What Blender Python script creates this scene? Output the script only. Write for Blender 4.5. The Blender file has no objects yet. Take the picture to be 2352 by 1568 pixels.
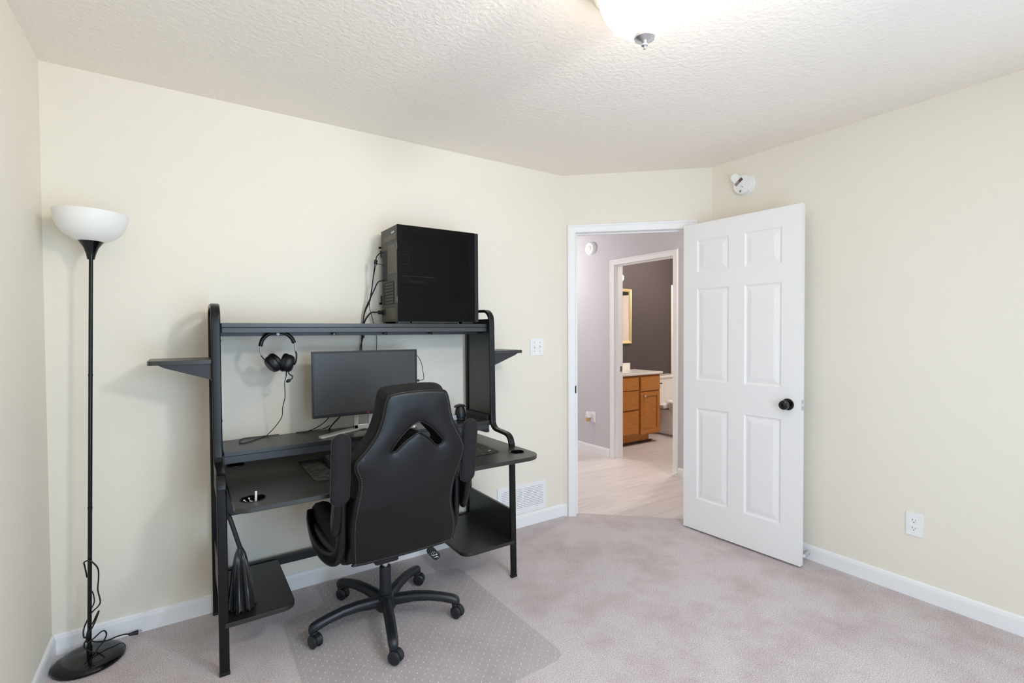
import bpy, bmesh, math, random
from mathutils import Vector, Matrix
from mathutils.geometry import delaunay_2d_cdt
random.seed(7)
PI = math.pi
C = bpy.context.scene.collection
SC = bpy.context.scene

# ---------------------------------------------------------------- camera, light, exposure
def make_camera():
    f, yaw, pitch, roll = 1129.25, .5895, -.0204, -.0054
    fw = Vector((math.sin(yaw)*math.cos(pitch), math.cos(yaw)*math.cos(pitch), math.sin(pitch)))
    r = Vector((math.cos(yaw), -math.sin(yaw), 0)); u = r.cross(fw)
    r2 = r*math.cos(roll)+u*math.sin(roll); u2 = r2.cross(fw)
    cam = bpy.data.cameras.new('camera'); cam.sensor_width = 36; cam.lens = f/2352*36
    cam.clip_start = .05
    o = bpy.data.objects.new('camera', cam); C.objects.link(o)
    M = Matrix((r2, u2, -fw)).transposed().to_4x4(); M.translation = Vector((.4708, -2.7371, 1.332))
    o.matrix_world = M; SC.camera = o
make_camera()
W = bpy.data.worlds.new('world'); SC.world = W; W.use_nodes = True
bgn = W.node_tree.nodes['Background']; bgn.inputs[0].default_value = (.62, .78, 1, 1); bgn.inputs[1].default_value = 1.0
SC.view_settings.view_transform = 'Standard'; SC.view_settings.look = 'None'
SC.view_settings.exposure = 0.95; SC.view_settings.gamma = 1; SC.view_settings.use_curve_mapping = False
SC.cycles.use_denoising = True
try: SC.cycles.denoiser = 'OPENIMAGEDENOISE'
except Exception: pass
SC.cycles.max_bounces = 12; SC.cycles.diffuse_bounces = 8; SC.cycles.glossy_bounces = 4
SC.cycles.transparent_max_bounces = 8; SC.cycles.caustics_reflective = False; SC.cycles.caustics_refractive = False
SC.cycles.sample_clamp_indirect = 6
def area(name, loc, size, power, col, rot):
    l = bpy.data.lights.new(name, 'AREA'); l.shape = 'RECTANGLE'; l.size, l.size_y = size; l.energy = power; l.color = col
    o = bpy.data.objects.new(name, l); C.objects.link(o); o.location = loc; o.rotation_euler = rot; return o
def point(name, loc, r, power, col):
    l = bpy.data.lights.new(name, 'POINT'); l.shadow_soft_size = r; l.energy = power; l.color = col
    o = bpy.data.objects.new(name, l); C.objects.link(o); o.location = loc; return o
FRONT = -3.45; XRW = 3.481
DAY = (.54, .765, 1)
area('window_daylight', (1.45, FRONT+.03, 1.06), (1.3, 1.8), 20.0, DAY, (PI/2-.12, 0, 0))       # daylight of the window behind the camera
area('window_daylight_side', (XRW-.03, -2.86, 1.30), (.80, 1.35), 1.5, (.74, .87, 1), (PI/2, 0, PI/2))    # window on the right wall, beside the camera
fl = area('photographer_flash', (1.75, -2.75, 2.15), (.20, .20), 8.6, (.97, .96, .96), (0, 0, 0)); fl.rotation_euler = Vector((-.62, .78, -.06)).to_track_quat('-Z', 'Y').to_euler()
point('hall_fill_light', (3.45, 2.1, 2.1), .15, 16, (1, .97, .94))  # added fill to brighten the hall, no fixture built
point('hall_fill_light_near', (3.9, -1.1, 2.0), .15, 10, (1, .97, .94))  # second added hall fill, out of view
point('bath_fill_light', (5.5, .7, 2.2), .12, 27, (1, .93, .86))  # added bathroom fill near ceiling height, apart from the vanity globes
LAMP_E = 10.0

# ---------------------------------------------------------------- materials
def mat(name, col, rough=.5, metal=0, spec=.5, bump=None, trans=0, emit=None, coat=0, ior=None):
    m = bpy.data.materials.new(name); m.use_nodes = True; nt = m.node_tree; b = nt.nodes['Principled BSDF']
    b.inputs['Base Color'].default_value = (*col, 1); b.inputs['Roughness'].default_value = rough
    b.inputs['Metallic'].default_value = metal; b.inputs['Specular IOR Level'].default_value = spec
    if trans: b.inputs['Transmission Weight'].default_value = trans
    if coat: b.inputs['Coat Weight'].default_value = coat; b.inputs['Coat Roughness'].default_value = .15
    if emit: b.inputs['Emission Color'].default_value = (*emit[0], 1); b.inputs['Emission Strength'].default_value = emit[1]
    if bump:                       # list of (scale, strength, distance, detail)
        prev = None
        for sc_, st, di, de in bump:
            tc = nt.nodes.new('ShaderNodeNewGeometry'); n = nt.nodes.new('ShaderNodeTexNoise'); bp = nt.nodes.new('ShaderNodeBump')
            n.inputs['Scale'].default_value = sc_; n.inputs['Detail'].default_value = de
            nt.links.new(tc.outputs['Position'], n.inputs['Vector']); nt.links.new(n.outputs['Fac'], bp.inputs['Height'])
            bp.inputs['Strength'].default_value = st; bp.inputs['Distance'].default_value = di
            if prev: nt.links.new(prev.outputs[0], bp.inputs['Normal'])
            prev = bp
        nt.links.new(prev.outputs[0], b.inputs['Normal'])
    return m
def nodes(m): return m.node_tree.nodes, m.node_tree.links, m.node_tree.nodes['Principled BSDF']
def vary(m, c1, c2, scale, detail=3, lo=.35, hi=.65, stretch=None, coord='Object'):
    n, l, b = nodes(m)
    tc = n.new('ShaderNodeTexCoord'); mp = n.new('ShaderNodeMapping'); no = n.new('ShaderNodeTexNoise'); cr = n.new('ShaderNodeValToRGB')
    if stretch: mp.inputs['Scale'].default_value = stretch
    no.inputs['Scale'].default_value = scale; no.inputs['Detail'].default_value = detail
    cr.color_ramp.elements[0].position = lo; cr.color_ramp.elements[1].position = hi
    cr.color_ramp.elements[0].color = (*c1, 1); cr.color_ramp.elements[1].color = (*c2, 1)
    l.new(tc.outputs[coord], mp.inputs[0]); l.new(mp.outputs[0], no.inputs['Vector']); l.new(no.outputs['Fac'], cr.inputs[0]); l.new(cr.outputs[0], b.inputs['Base Color'])
    return cr
M = {}
M['wall'] = mat('cream_wall_paint', (.825, .772, .668), .75, spec=.25, bump=[(75, .16, .004, 3)])
M['ceiling'] = mat('textured_ceiling_paint', (.905, .84, .765), .85, spec=.2, bump=[(52, .55, .006, 3), (130, .25, .003, 2)])
M['hallwall'] = mat('mauve_grey_wall_paint', (.60, .585, .60), .7, spec=.25, bump=[(75, .25, .004, 3)])
M['darkwall'] = mat('dark_plum_wall_paint', (.082, .063, .064), .55, spec=.3, bump=[(75, .2, .004, 3)])
M['trim'] = mat('white_trim_paint', (.87, .86, .86), .38, spec=.4)
M['doorpaint'] = mat('white_door_paint', (.865, .845, .835), .42, spec=.4)
M['plastic_w'] = mat('white_plastic', (.85, .85, .84), .4)
M['plastic_w2'] = mat('offwhite_plastic', (.78, .77, .73), .45)
M['slot'] = mat('dark_slot', (.02, .02, .022), .7)
M['ventgap'] = mat('vent_shadow_metal', (.35, .37, .40), .6)
M['lam'] = mat('black_laminate', (.017, .0155, .0135), .33, spec=.62, bump=[(260, .12, .0008, 2)])
M['lamedge'] = mat('charcoal_laminate_edge', (.022, .022, .026), .5, spec=.45)
M['metal_b'] = mat('black_powder_coated_metal', (.005, .005, .0052), .26, spec=.32, bump=[(400, .06, .0004, 2)])
M['metal_satin'] = mat('black_satin_metal', (.009, .0095, .012), .40, spec=.48)
M['gloss_b'] = mat('gloss_black', (.004, .004, .004), .12, spec=.42)
M['plast_b'] = mat('black_plastic', (.009, .0095, .011), .42, spec=.42)
M['rubber'] = mat('black_cable_rubber', (.010, .010, .010), .5, spec=.4)
M['leather'] = mat('black_leatherette', (.005, .0045, .005), .37, spec=.32, bump=[(420, .18, .0008, 3), (9, .25, .004, 2)])
M['stitch'] = mat('grey_stitching', (.13, .125, .12), .7)
M['seam'] = mat('dark_seam_thread', (.045, .044, .042), .7)
M['silver'] = mat('silver_painted_metal', (.55, .54, .51), .32, metal=.55)
M['chrome'] = mat('brushed_steel', (.62, .6, .57), .25, metal=1)
M['nickel'] = mat('brushed_nickel', (.75, .75, .78), .32, metal=1)
M['brass'] = mat('pale_brass_ring', (.78, .74, .62), .3, metal=.7)
M['gold'] = mat('gilded_frame', (.86, .68, .36), .42, metal=.55, bump=[(60, .5, .004, 3)])
M['mirror'] = mat('mirror_glass', (.9, .9, .9), .02, metal=1)
M['porcelain'] = mat('white_porcelain', (.86, .83, .80), .15, spec=.6)
M['counter'] = mat('cultured_marble_top', (.86, .82, .76), .2, spec=.5)
M['tubwhite'] = mat('white_tub_surround', (.88, .80, .70), .3, spec=.5)
M['oak'] = mat('honey_oak', (.45, .2, .06), .38, spec=.45)
vary(M['oak'], (.50, .17, .026), (.66, .27, .055), 9, 4, .3, .75, stretch=(1, 1, 9), coord='Object')
M['oakdark'] = mat('dark_toe_kick', (.05, .03, .022), .6)
M['bulb'] = mat('lit_bathroom_globe', (1, .9, .8), .4, emit=((1, .86, .70), .9))
M['lampglass'] = mat('lit_frosted_glass_bowl', (1, 1, 1), .4, emit=((1, .90, .77), LAMP_E))
M['shade'] = mat('frosted_white_shade', (.83, .82, .79), .45, spec=.4)
M['label_red'] = mat('red_badge', (.25, .015, .02), .4)
M['white_mark'] = mat('white_print', (.8, .8, .8), .5)
M['greyprint'] = mat('grey_print', (.28, .25, .24), .5)
M['battery'] = mat('brown_battery_label', (.12, .06, .05), .5)
M['olive'] = mat('dim_olive_metal', (.55, .6, .28), .5)
M['caselit'] = mat('case_sheet_metal', (.055, .052, .045), .5, spec=.5)
M['dark_int'] = mat('dark_case_interior', (.022, .022, .018), .6)
M['amber'] = mat('amber_oil', (.55, .30, .10), .2)
M['keycap'] = mat('grey_black_keycap', (.035, .036, .04), .4)
M['cigwhite'] = mat('white_stick', (.75, .74, .70), .5)
M['chair_pl'] = mat('matte_black_nylon', (.010, .012, .016), .40, spec=.48, bump=[(300, .15, .0008, 2)])

def carpet_mat():
    m = mat('pinkish_beige_carpet', (.45, .40, .40), .95, spec=.1); n, l, b = nodes(m)
    g = n.new('ShaderNodeNewGeometry'); f = n.new('ShaderNodeTexNoise'); f.inputs['Scale'].default_value = 235; f.inputs['Detail'].default_value = 3
    f2 = n.new('ShaderNodeTexNoise'); f2.inputs['Scale'].default_value = 3.2; f2.inputs['Detail'].default_value = 5; f2.inputs['Roughness'].default_value = .65
    for q in (f, f2): l.new(g.outputs['Position'], q.inputs['Vector'])
    r1 = n.new('ShaderNodeValToRGB'); r1.color_ramp.elements[0].position = .3; r1.color_ramp.elements[1].position = .7
    r1.color_ramp.elements[0].color = (.40, .335, .33, 1); r1.color_ramp.elements[1].color = (.86, .77, .77, 1)
    r2 = n.new('ShaderNodeValToRGB'); r2.color_ramp.elements[0].position = .30; r2.color_ramp.elements[1].position = .56
    r2.color_ramp.elements[0].color = (.80, .74, .735, 1); r2.color_ramp.elements[1].color = (1, 1, 1, 1)
    mx = n.new('ShaderNodeMixRGB'); mx.blend_type = 'MULTIPLY'; mx.inputs[0].default_value = 1
    l.new(f.outputs['Fac'], r1.inputs[0]); l.new(f2.outputs['Fac'], r2.inputs[0]); l.new(r1.outputs[0], mx.inputs[1]); l.new(r2.outputs[0], mx.inputs[2])
    l.new(mx.outputs[0], b.inputs['Base Color'])
    bp = n.new('ShaderNodeBump'); bp.inputs['Strength'].default_value = .8; bp.inputs['Distance'].default_value = .006
    l.new(f.outputs['Fac'], bp.inputs['Height']); l.new(bp.outputs[0], b.inputs['Normal'])
    b.inputs['Sheen Weight'].default_value = .2
    return m
M['carpet'] = carpet_mat()
def plank_mat():
    m = mat('pale_vinyl_plank', (.6, .52, .47), .35, spec=.4); n, l, b = nodes(m)
    g = n.new('ShaderNodeNewGeometry'); mp = n.new('ShaderNodeMapping'); mp.inputs['Rotation'].default_value = (0, 0, 0)
    br = n.new('ShaderNodeTexBrick'); br.inputs['Scale'].default_value = 1; br.inputs['Brick Width'].default_value = 1.2; br.inputs['Row Height'].default_value = .18
    br.inputs['Mortar Size'].default_value = .0015; br.inputs['Color1'].default_value = (.68, .62, .595, 1); br.inputs['Color2'].default_value = (.76, .70, .67, 1); br.inputs['Mortar'].default_value = (.50, .43, .40, 1)
    l.new(g.outputs['Position'], mp.inputs[0]); l.new(mp.outputs[0], br.inputs['Vector'])
    mp2 = n.new('ShaderNodeMapping'); mp2.inputs['Scale'].default_value = (1.2, 14, 1); no = n.new('ShaderNodeTexNoise'); no.inputs['Scale'].default_value = 2; no.inputs['Detail'].default_value = 5
    l.new(g.outputs['Position'], mp2.inputs[0]); l.new(mp2.outputs[0], no.inputs['Vector'])
    cr = n.new('ShaderNodeValToRGB'); cr.color_ramp.elements[0].color = (.90, .885, .87, 1); cr.color_ramp.elements[1].color = (1.04, 1.04, 1.04, 1); cr.color_ramp.elements[0].position = .3; cr.color_ramp.elements[1].position = .7
    l.new(no.outputs['Fac'], cr.inputs[0]); mx = n.new('ShaderNodeMixRGB'); mx.blend_type = 'MULTIPLY'; mx.inputs[0].default_value = 1
    l.new(br.outputs['Color'], mx.inputs[1]); l.new(cr.outputs[0], mx.inputs[2]); l.new(mx.outputs[0], b.inputs['Base Color'])
    return m
M['plank'] = plank_mat()
def fabric_mat():
    m = mat('black_mesh_fabric', (.02, .02, .021), .75, spec=.3); n, l, b = nodes(m)
    g = n.new('ShaderNodeNewGeometry'); mp = n.new('ShaderNodeMapping'); mp.inputs['Rotation'].default_value = (0, math.radians(38), 0)
    mp.inputs['Scale'].default_value = (1, 1, 1.6)
    w = n.new('ShaderNodeTexWave'); w.inputs['Scale'].default_value = 62; w.bands_direction = 'Z'
    w2 = n.new('ShaderNodeTexWave'); w2.inputs['Scale'].default_value = 90; w2.bands_direction = 'X'
    l.new(g.outputs['Position'], mp.inputs[0])
    for q in (w, w2): l.new(mp.outputs[0], q.inputs['Vector'])
    ad = n.new('ShaderNodeMath'); ad.operation = 'MULTIPLY'; l.new(w.outputs['Fac'], ad.inputs[0]); l.new(w2.outputs['Fac'], ad.inputs[1])
    bp = n.new('ShaderNodeBump'); bp.inputs['Strength'].default_value = .7; bp.inputs['Distance'].default_value = .002
    cr = n.new('ShaderNodeValToRGB'); cr.color_ramp.elements[0].color = (.004, .004, .004, 1); cr.color_ramp.elements[1].color = (.036, .036, .038, 1)
    l.new(ad.outputs[0], cr.inputs[0]); l.new(cr.outputs[0], b.inputs['Base Color'])
    l.new(ad.outputs[0], bp.inputs['Height']); l.new(bp.outputs[0], b.inputs['Normal'])
    return m
M['fabric'] = fabric_mat()
def perf_mat():
    m = mat('perforated_steel', (.06, .055, .045), .5); n, l, b = nodes(m)
    g = n.new('ShaderNodeNewGeometry'); v = n.new('ShaderNodeTexVoronoi'); v.inputs['Scale'].default_value = 150; v.inputs['Randomness'].default_value = .15
    cr = n.new('ShaderNodeValToRGB'); cr.color_ramp.interpolation = 'LINEAR'
    cr.color_ramp.elements[0].position = .36; cr.color_ramp.elements[0].color = (.004, .004, .004, 1); cr.color_ramp.elements[1].position = .48; cr.color_ramp.elements[1].color = (.12, .112, .09, 1)
    l.new(g.outputs['Position'], v.inputs['Vector']); l.new(v.outputs['Distance'], cr.inputs[0]); l.new(cr.outputs[0], b.inputs['Base Color'])
    return m
M['perf'] = perf_mat()
def padmat():
    m = mat('grey_patterned_desk_mat', (.05, .05, .05), .85, spec=.2)
    vary(m, (.030, .029, .026), (.085, .082, .075), 38, 5, .4, .7); return m
M['pad'] = padmat()
def mix_clear(name, col, rough, fac, dots=False, spec=.5):
    m = bpy.data.materials.new(name); m.use_nodes = True; n, l = m.node_tree.nodes, m.node_tree.links
    b = n['Principled BSDF']; out = n['Material Output']; b.inputs['Base Color'].default_value = (*col, 1); b.inputs['Roughness'].default_value = rough; b.inputs['Specular IOR Level'].default_value = spec
    t = n.new('ShaderNodeBsdfTransparent'); mx = n.new('ShaderNodeMixShader'); mx.inputs[0].default_value = fac
    l.new(t.outputs[0], mx.inputs[1]); l.new(b.outputs[0], mx.inputs[2]); l.new(mx.outputs[0], out.inputs['Surface'])
    if dots:
        g = n.new('ShaderNodeNewGeometry'); mp = n.new('ShaderNodeMapping'); mp.inputs['Rotation'].default_value = (0, 0, math.radians(45)); mp.inputs['Scale'].default_value = (31, 31, 0)
        fr = n.new('ShaderNodeVectorMath'); fr.operation = 'FRACTION'; sb = n.new('ShaderNodeVectorMath'); sb.operation = 'SUBTRACT'; sb.inputs[1].default_value = (.5, .5, 0)
        ln = n.new('ShaderNodeVectorMath'); ln.operation = 'LENGTH'; lt = n.new('ShaderNodeMath'); lt.operation = 'LESS_THAN'; lt.inputs[1].default_value = .07
        l.new(g.outputs['Position'], mp.inputs[0]); l.new(mp.outputs[0], fr.inputs[0]); l.new(fr.outputs[0], sb.inputs[0]); l.new(sb.outputs[0], ln.inputs[0]); l.new(ln.outputs['Value'], lt.inputs[0])
        cm = n.new('ShaderNodeMixRGB'); cm.inputs[1].default_value = (*col, 1); cm.inputs[2].default_value = (.9, .87, .84, 1); l.new(lt.outputs[0], cm.inputs[0]); l.new(cm.outputs[0], b.inputs['Base Color'])
        ma = n.new('ShaderNodeMath'); ma.operation = 'MULTIPLY_ADD'; ma.inputs[1].default_value = .45; ma.inputs[2].default_value = fac; l.new(lt.outputs[0], ma.inputs[0]); l.new(ma.outputs[0], mx.inputs[0])
    return m
M['matplastic'] = mix_clear('clear_chair_mat_plastic', (.62, .585, .585), .34, .24, dots=True)
M['smoked'] = mix_clear('smoked_glass', (.006, .006, .005), .42, .58, spec=.07)
M['clearplastic'] = mix_clear('clear_bottle', (.7, .7, .7), .1, .4)
def screen_mat():
    m = mat('reflection_grey_screen', (.028, .028, .028), .42, spec=.5); return m  # even dark grey, base lifted in place of the room's reflected gradient
M['screen'] = screen_mat()
M['beam'] = mat('charcoal_painted_beam', (.030, .032, .038), .42, spec=.6)
M['oakframe'] = mat('oak_face_frame', (.44, .155, .028), .45)
M['dullsteel'] = mat('dull_steel', (.22, .22, .22), .4, metal=.8)
M['bristle'] = mat('black_bristles', (.022, .021, .021), .3, spec=.6)

# ---------------------------------------------------------------- mesh helpers
class G:
    """collects shapes, in world coordinates, for one mesh object"""
    def __init__(s): s.bm = bmesh.new()
    def take(s, b, mx=None):
        if mx is not None: bmesh.ops.transform(b, matrix=mx, verts=b.verts)
        vs = {v: s.bm.verts.new(v.co) for v in b.verts}
        for f in b.faces:
            try: s.bm.faces.new([vs[v] for v in f.verts])
            except ValueError: pass
        b.free(); return s
    def box(s, x0, x1, y0, y1, z0, z1, bev=0, seg=2, mx=None):
        b = bmesh.new(); bmesh.ops.create_cube(b, size=1)
        bmesh.ops.transform(b, matrix=Matrix.Translation(((x0+x1)/2, (y0+y1)/2, (z0+z1)/2)) @ Matrix.Diagonal((abs(x1-x0), abs(y1-y0), abs(z1-z0), 1)), verts=b.verts)
        if bev: bmesh.ops.bevel(b, geom=b.edges[:], offset=bev, segments=seg, affect='EDGES', profile=.5)
        return s.take(b, mx)
    def lathe(s, prof, c=(0, 0, 0), axis=(0, 0, 1), n=40):
        b = bmesh.new(); rings = []
        for r, z in prof:
            if r < 1e-6: rings.append([b.verts.new((0, 0, z))])
            else: rings.append([b.verts.new((r*math.cos(2*PI*i/n), r*math.sin(2*PI*i/n), z)) for i in range(n)])
        for A, B in zip(rings, rings[1:]):
            for i in range(n):
                j = (i+1) % n
                if len(A) == 1 and len(B) == 1: continue
                if len(A) == 1: b.faces.new((A[0], B[i], B[j]))
                elif len(B) == 1: b.faces.new((A[i], A[j], B[0]))
                else: b.faces.new((A[i], A[j], B[j], B[i]))
        q = Vector((0, 0, 1)).rotation_difference(Vector(axis).normalized()).to_matrix().to_4x4()
        return s.take(b, Matrix.Translation(c) @ q)
    def cyl(s, p0, p1, r0, r1=None, n=24, bev=0):
        p0, p1 = Vector(p0), Vector(p1); h = (p1-p0).length; r1 = r0 if r1 is None else r1
        if bev: prof = [(0, 0), (r0-bev, 0), (r0-.3*bev, .3*bev), (r0, bev), (r1, h-bev), (r1-.3*bev, h-.3*bev), (r1-bev, h), (0, h)]
        else: prof = [(0, 0), (r0, 0), (r0, 0), (r1, h), (r1, h), (0, h)]
        prof = [p for i, p in enumerate(prof) if i == 0 or p != prof[i-1]]
        return s.lathe(prof, p0, p1-p0, n)
    def ball(s, c, r, sc=(1, 1, 1), n=20, rot=None):
        b = bmesh.new(); bmesh.ops.create_uvsphere(b, u_segments=n, v_segments=max(8, n//2), radius=r)
        mx = Matrix.Translation(c) @ (rot.to_4x4() if rot else Matrix.Identity(4)) @ Matrix.Diagonal((*sc, 1))
        return s.take(b, mx)
    def loft(s, rings, closed=False, caps=True):
        b = bmesh.new(); R = [[b.verts.new(p) for p in r] for r in rings]; n = len(R[0])
        pairs = list(zip(R, R[1:])) + ([(R[-1], R[0])] if closed else [])
        for A, B in pairs:
            for i in range(n): b.faces.new((A[i], A[(i+1) % n], B[(i+1) % n], B[i]))
        if caps and not closed: b.faces.new(R[0][::-1]); b.faces.new(R[-1])
        bmesh.ops.recalc_face_normals(b, faces=b.faces[:])
        return s.take(b)
    def tube(s, pts, r, n=8, sub=6, closed=False, rr=None):
        P = smooth(pts, sub, closed) if sub > 1 else [Vector(p) for p in pts]
        rings = []; t0 = (P[1]-P[0]).normalized(); up = t0.orthogonal().normalized()
        for i, p in enumerate(P):
            if closed: t = (P[(i+1) % len(P)]-P[i-1]).normalized()
            else: t = (P[min(i+1, len(P)-1)]-P[max(i-1, 0)]).normalized()
            up = (up - t*up.dot(t)).normalized(); sd = t.cross(up)
            q = r if rr is None else rr[0]+(rr[1]-rr[0])*i/(len(P)-1)
            rings.append([p+(up*math.cos(2*PI*k/n)+sd*math.sin(2*PI*k/n))*q for k in range(n)])
        return s.loft(rings, closed)
    def ribbon(s, pts, sec, bi, sub=6, closed=False, scale=None):
        """sweep the 2D section sec [(a,b)...]: a along the fixed binormal bi, b along the in-plane normal"""
        P = smooth(pts, sub, closed) if sub > 1 else [Vector(p) for p in pts]; bi = Vector(bi).normalized(); rings = []
        for i, p in enumerate(P):
            if closed: t = (P[(i+1) % len(P)]-P[i-1]).normalized()
            else: t = (P[min(i+1, len(P)-1)]-P[max(i-1, 0)]).normalized()
            nr = bi.cross(t).normalized(); k = scale(i/(len(P)-1)) if scale else (1, 1)
            rings.append([p+bi*a*k[0]+nr*b*k[1] for a, b in sec])
        return s.loft(rings, closed)
    def prism(s, outline, h, mx, bev=0, seg=2):
        """2D outline extruded from 0 to h along local z, then placed by mx"""
        b = bmesh.new(); vs = [b.verts.new((x, y, 0)) for x, y in outline]; f = b.faces.new(vs)
        r = bmesh.ops.extrude_face_region(b, geom=[f]); bmesh.ops.translate(b, verts=[v for v in r['geom'] if isinstance(v, bmesh.types.BMVert)], vec=(0, 0, h))
        bmesh.ops.recalc_face_normals(b, faces=b.faces[:])
        if bev:
            ed = [e for e in b.edges if abs(e.verts[0].co.z-e.verts[1].co.z) < 1e-6]
            bmesh.ops.bevel(b, geom=ed, offset=bev, segments=seg, affect='EDGES', profile=.5)
        return s.take(b, mx)
    def pillow(s, outline, holes, R, crown, place, step=.012, back=True):
        """cushion-like closed body over a 2D outline; place(u,v,h) gives the world point, h from -1..1 side heights"""
        loops = [outline]+list(holes); verts = []; edges = []; bset = []
        for lp in loops:
            lp = [Vector(p) for p in lp]; st = len(verts); res = []
            for i, p in enumerate(lp):
                q = lp[(i+1) % len(lp)]; k = max(1, int((q-p).length/step))
                for j in range(k): res.append(p+(q-p)*j/k)
            verts += res; m = len(res); edges += [(st+i, st+(i+1) % m) for i in range(m)]; bset.append(res)
        nb = len(verts)
        allb = [p for lp in bset for p in lp]
        segs = [(lp[i], lp[(i+1) % len(lp)]) for lp in bset for i in range(len(lp))]
        def inside(p):
            c = False
            for a, b_ in segs:
                if (a.y > p.y) != (b_.y > p.y) and p.x < (b_.x-a.x)*(p.y-a.y)/(b_.y-a.y)+a.x: c = not c
            return c
        def dist(p):
            d = 9
            for a, b_ in segs:
                ab = b_-a; t = max(0, min(1, (p-a).dot(ab)/max(ab.dot(ab), 1e-12))); d = min(d, (p-a-ab*t).length)
            return d
        for lp in bset:
            m = len(lp)
            for i in range(m):
                t = (lp[(i+1) % m]-lp[i-1]); nrm = Vector((-t.y, t.x)).normalized()
                for fr in (.06, .22, .5, .85):
                    for sg in (1, -1):
                        p = lp[i]+nrm*sg*R*fr
                        if inside(p) and abs(dist(p)-R*fr) < R*fr*.25: verts.append(p)
        x0 = min(p.x for p in outline2(outline)); x1 = max(p.x for p in outline2(outline)); y0 = min(p.y for p in outline2(outline)); y1 = max(p.y for p in outline2(outline))
        gx = x0
        gs = step*1.3
        while gx < x1:
            gy = y0
            while gy < y1:
                p = Vector((gx+random.uniform(-.1, .1)*gs, gy+random.uniform(-.1, .1)*gs))
                if inside(p) and dist(p) > R*1.05: verts.append(p)
                gy += gs
            gx += gs
        vo, eo, fo = delaunay_2d_cdt(verts, edges, [], 0, 1e-5)[:3]
        fo = [f for f in fo if inside(sum((vo[i] for i in f), Vector((0, 0)))/len(f))]
        b = bmesh.new(); top = []; bot = []
        for p in vo:
            d = dist(p); isb = d < 1e-4; t = min(d/R, 1); h = math.sqrt(max(0, 1-(1-t)**2)); c = crown*(1-math.exp(-max(d, 0)/.05))
            a = b.verts.new(place(p.x, p.y, h, c)); top.append(a)
            bot.append(a if isb else (b.verts.new(place(p.x, p.y, -h, 0)) if back else None))
        for f in fo:
            b.faces.new([top[i] for i in f])
            if back:
                g = [bot[i] for i in f][::-1]
                if len(set(g)) == len(g):
                    try: b.faces.new(g)
                    except ValueError: pass
        bmesh.ops.delete(b, geom=[v for v in b.verts if not v.link_faces], context='VERTS')
        bmesh.ops.recalc_face_normals(b, faces=b.faces[:])
        return s.take(b)
    def text(s, body, size, mx, depth=.0006):
        cu = bpy.data.curves.new('t', 'FONT'); cu.body = body; cu.size = size; cu.extrude = depth; cu.align_x = 'CENTER'; cu.align_y = 'CENTER'
        o = bpy.data.objects.new('t', cu); C.objects.link(o); dg = bpy.context.evaluated_depsgraph_get(); me = bpy.data.meshes.new_from_object(o.evaluated_get(dg))
        b = bmesh.new(); b.from_mesh(me); bpy.data.objects.remove(o); bpy.data.curves.remove(cu); bpy.data.meshes.remove(me)
        return s.take(b, mx)
def outline2(o): return [Vector(p) for p in o]
def smooth(pts, k=6, closed=False):
    P = [Vector(p) for p in pts]; n = len(P); out = []
    if n < 3: return P
    for i in range(n if closed else n-1):
        a = P[(i-1) % n] if closed or i > 0 else P[0]*2-P[1]; b_ = P[i]; c = P[(i+1) % n]; d = P[(i+2) % n] if closed or i < n-2 else P[-1]*2-P[-2]
        for j in range(k):
            t = j/k; out.append(.5*((2*b_)+(c-a)*t+(2*a-5*b_+4*c-d)*t*t+(3*b_-a-3*c+d)*t**3))
    if not closed: out.append(P[-1])
    return out
def sm2(pts, k=5, closed=True): return [(p.x, p.y) for p in smooth([(a, b, 0) for a, b in pts], k, closed)]
def rrect(w, h, r, n=5, cx=0, cy=0):
    out = []
    for sx, sy, a0 in ((1, 1, 0), (-1, 1, 90), (-1, -1, 180), (1, -1, 270)):
        for i in range(n+1):
            a = math.radians(a0+90*i/n); out.append((cx+sx*(w/2-r)+r*math.cos(a), cy+sy*(h/2-r)+r*math.sin(a)))
    return out
def frame(origin, ex, ey, ez):
    m = Matrix((Vector(ex), Vector(ey), Vector(ez))).transposed().to_4x4(); m.translation = Vector(origin); return m
ORG = {}
def root_of(o):
    while o.parent: o = o.parent
    return o
def obj(name, g, m, parent=None, ang=38, loc=None, label=None):
    org = ORG[root_of(parent).name] if parent else Vector(loc or (0, 0, 0))
    bmesh.ops.recalc_face_normals(g.bm, faces=g.bm.faces[:])
    bmesh.ops.translate(g.bm, verts=g.bm.verts, vec=-org)
    me = bpy.data.meshes.new(name); g.bm.to_mesh(me); g.bm.free(); me.materials.append(m)
    me.shade_smooth(); me.set_sharp_from_angle(angle=math.radians(ang))
    o = bpy.data.objects.new(name, me); C.objects.link(o)
    if ang <= 40:
        wn = o.modifiers.new('weighted_normals', 'WEIGHTED_NORMAL'); wn.keep_sharp = True; wn.weight = 80
    if parent: o.parent = parent
    else: o.location = org; ORG[o.name] = org
    if label: o['label'] = label
    return o
def tag(o, label, cat, group=None):
    o['label'] = label; o['category'] = cat
    if group: o['group'] = group
    return o
def thing(name, label, cat, loc, group=None):
    o = bpy.data.objects.new(name, None); C.objects.link(o); o.location = loc; o.empty_display_size = .1; ORG[o.name] = Vector(loc)
    return tag(o, label, cat, group)
def struct(name, g, m, parent=None, loc=None, ang=30):
    o = obj(name, g, m, parent, ang, loc)
    if not parent: o['kind'] = 'structure'
    return o

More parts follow.
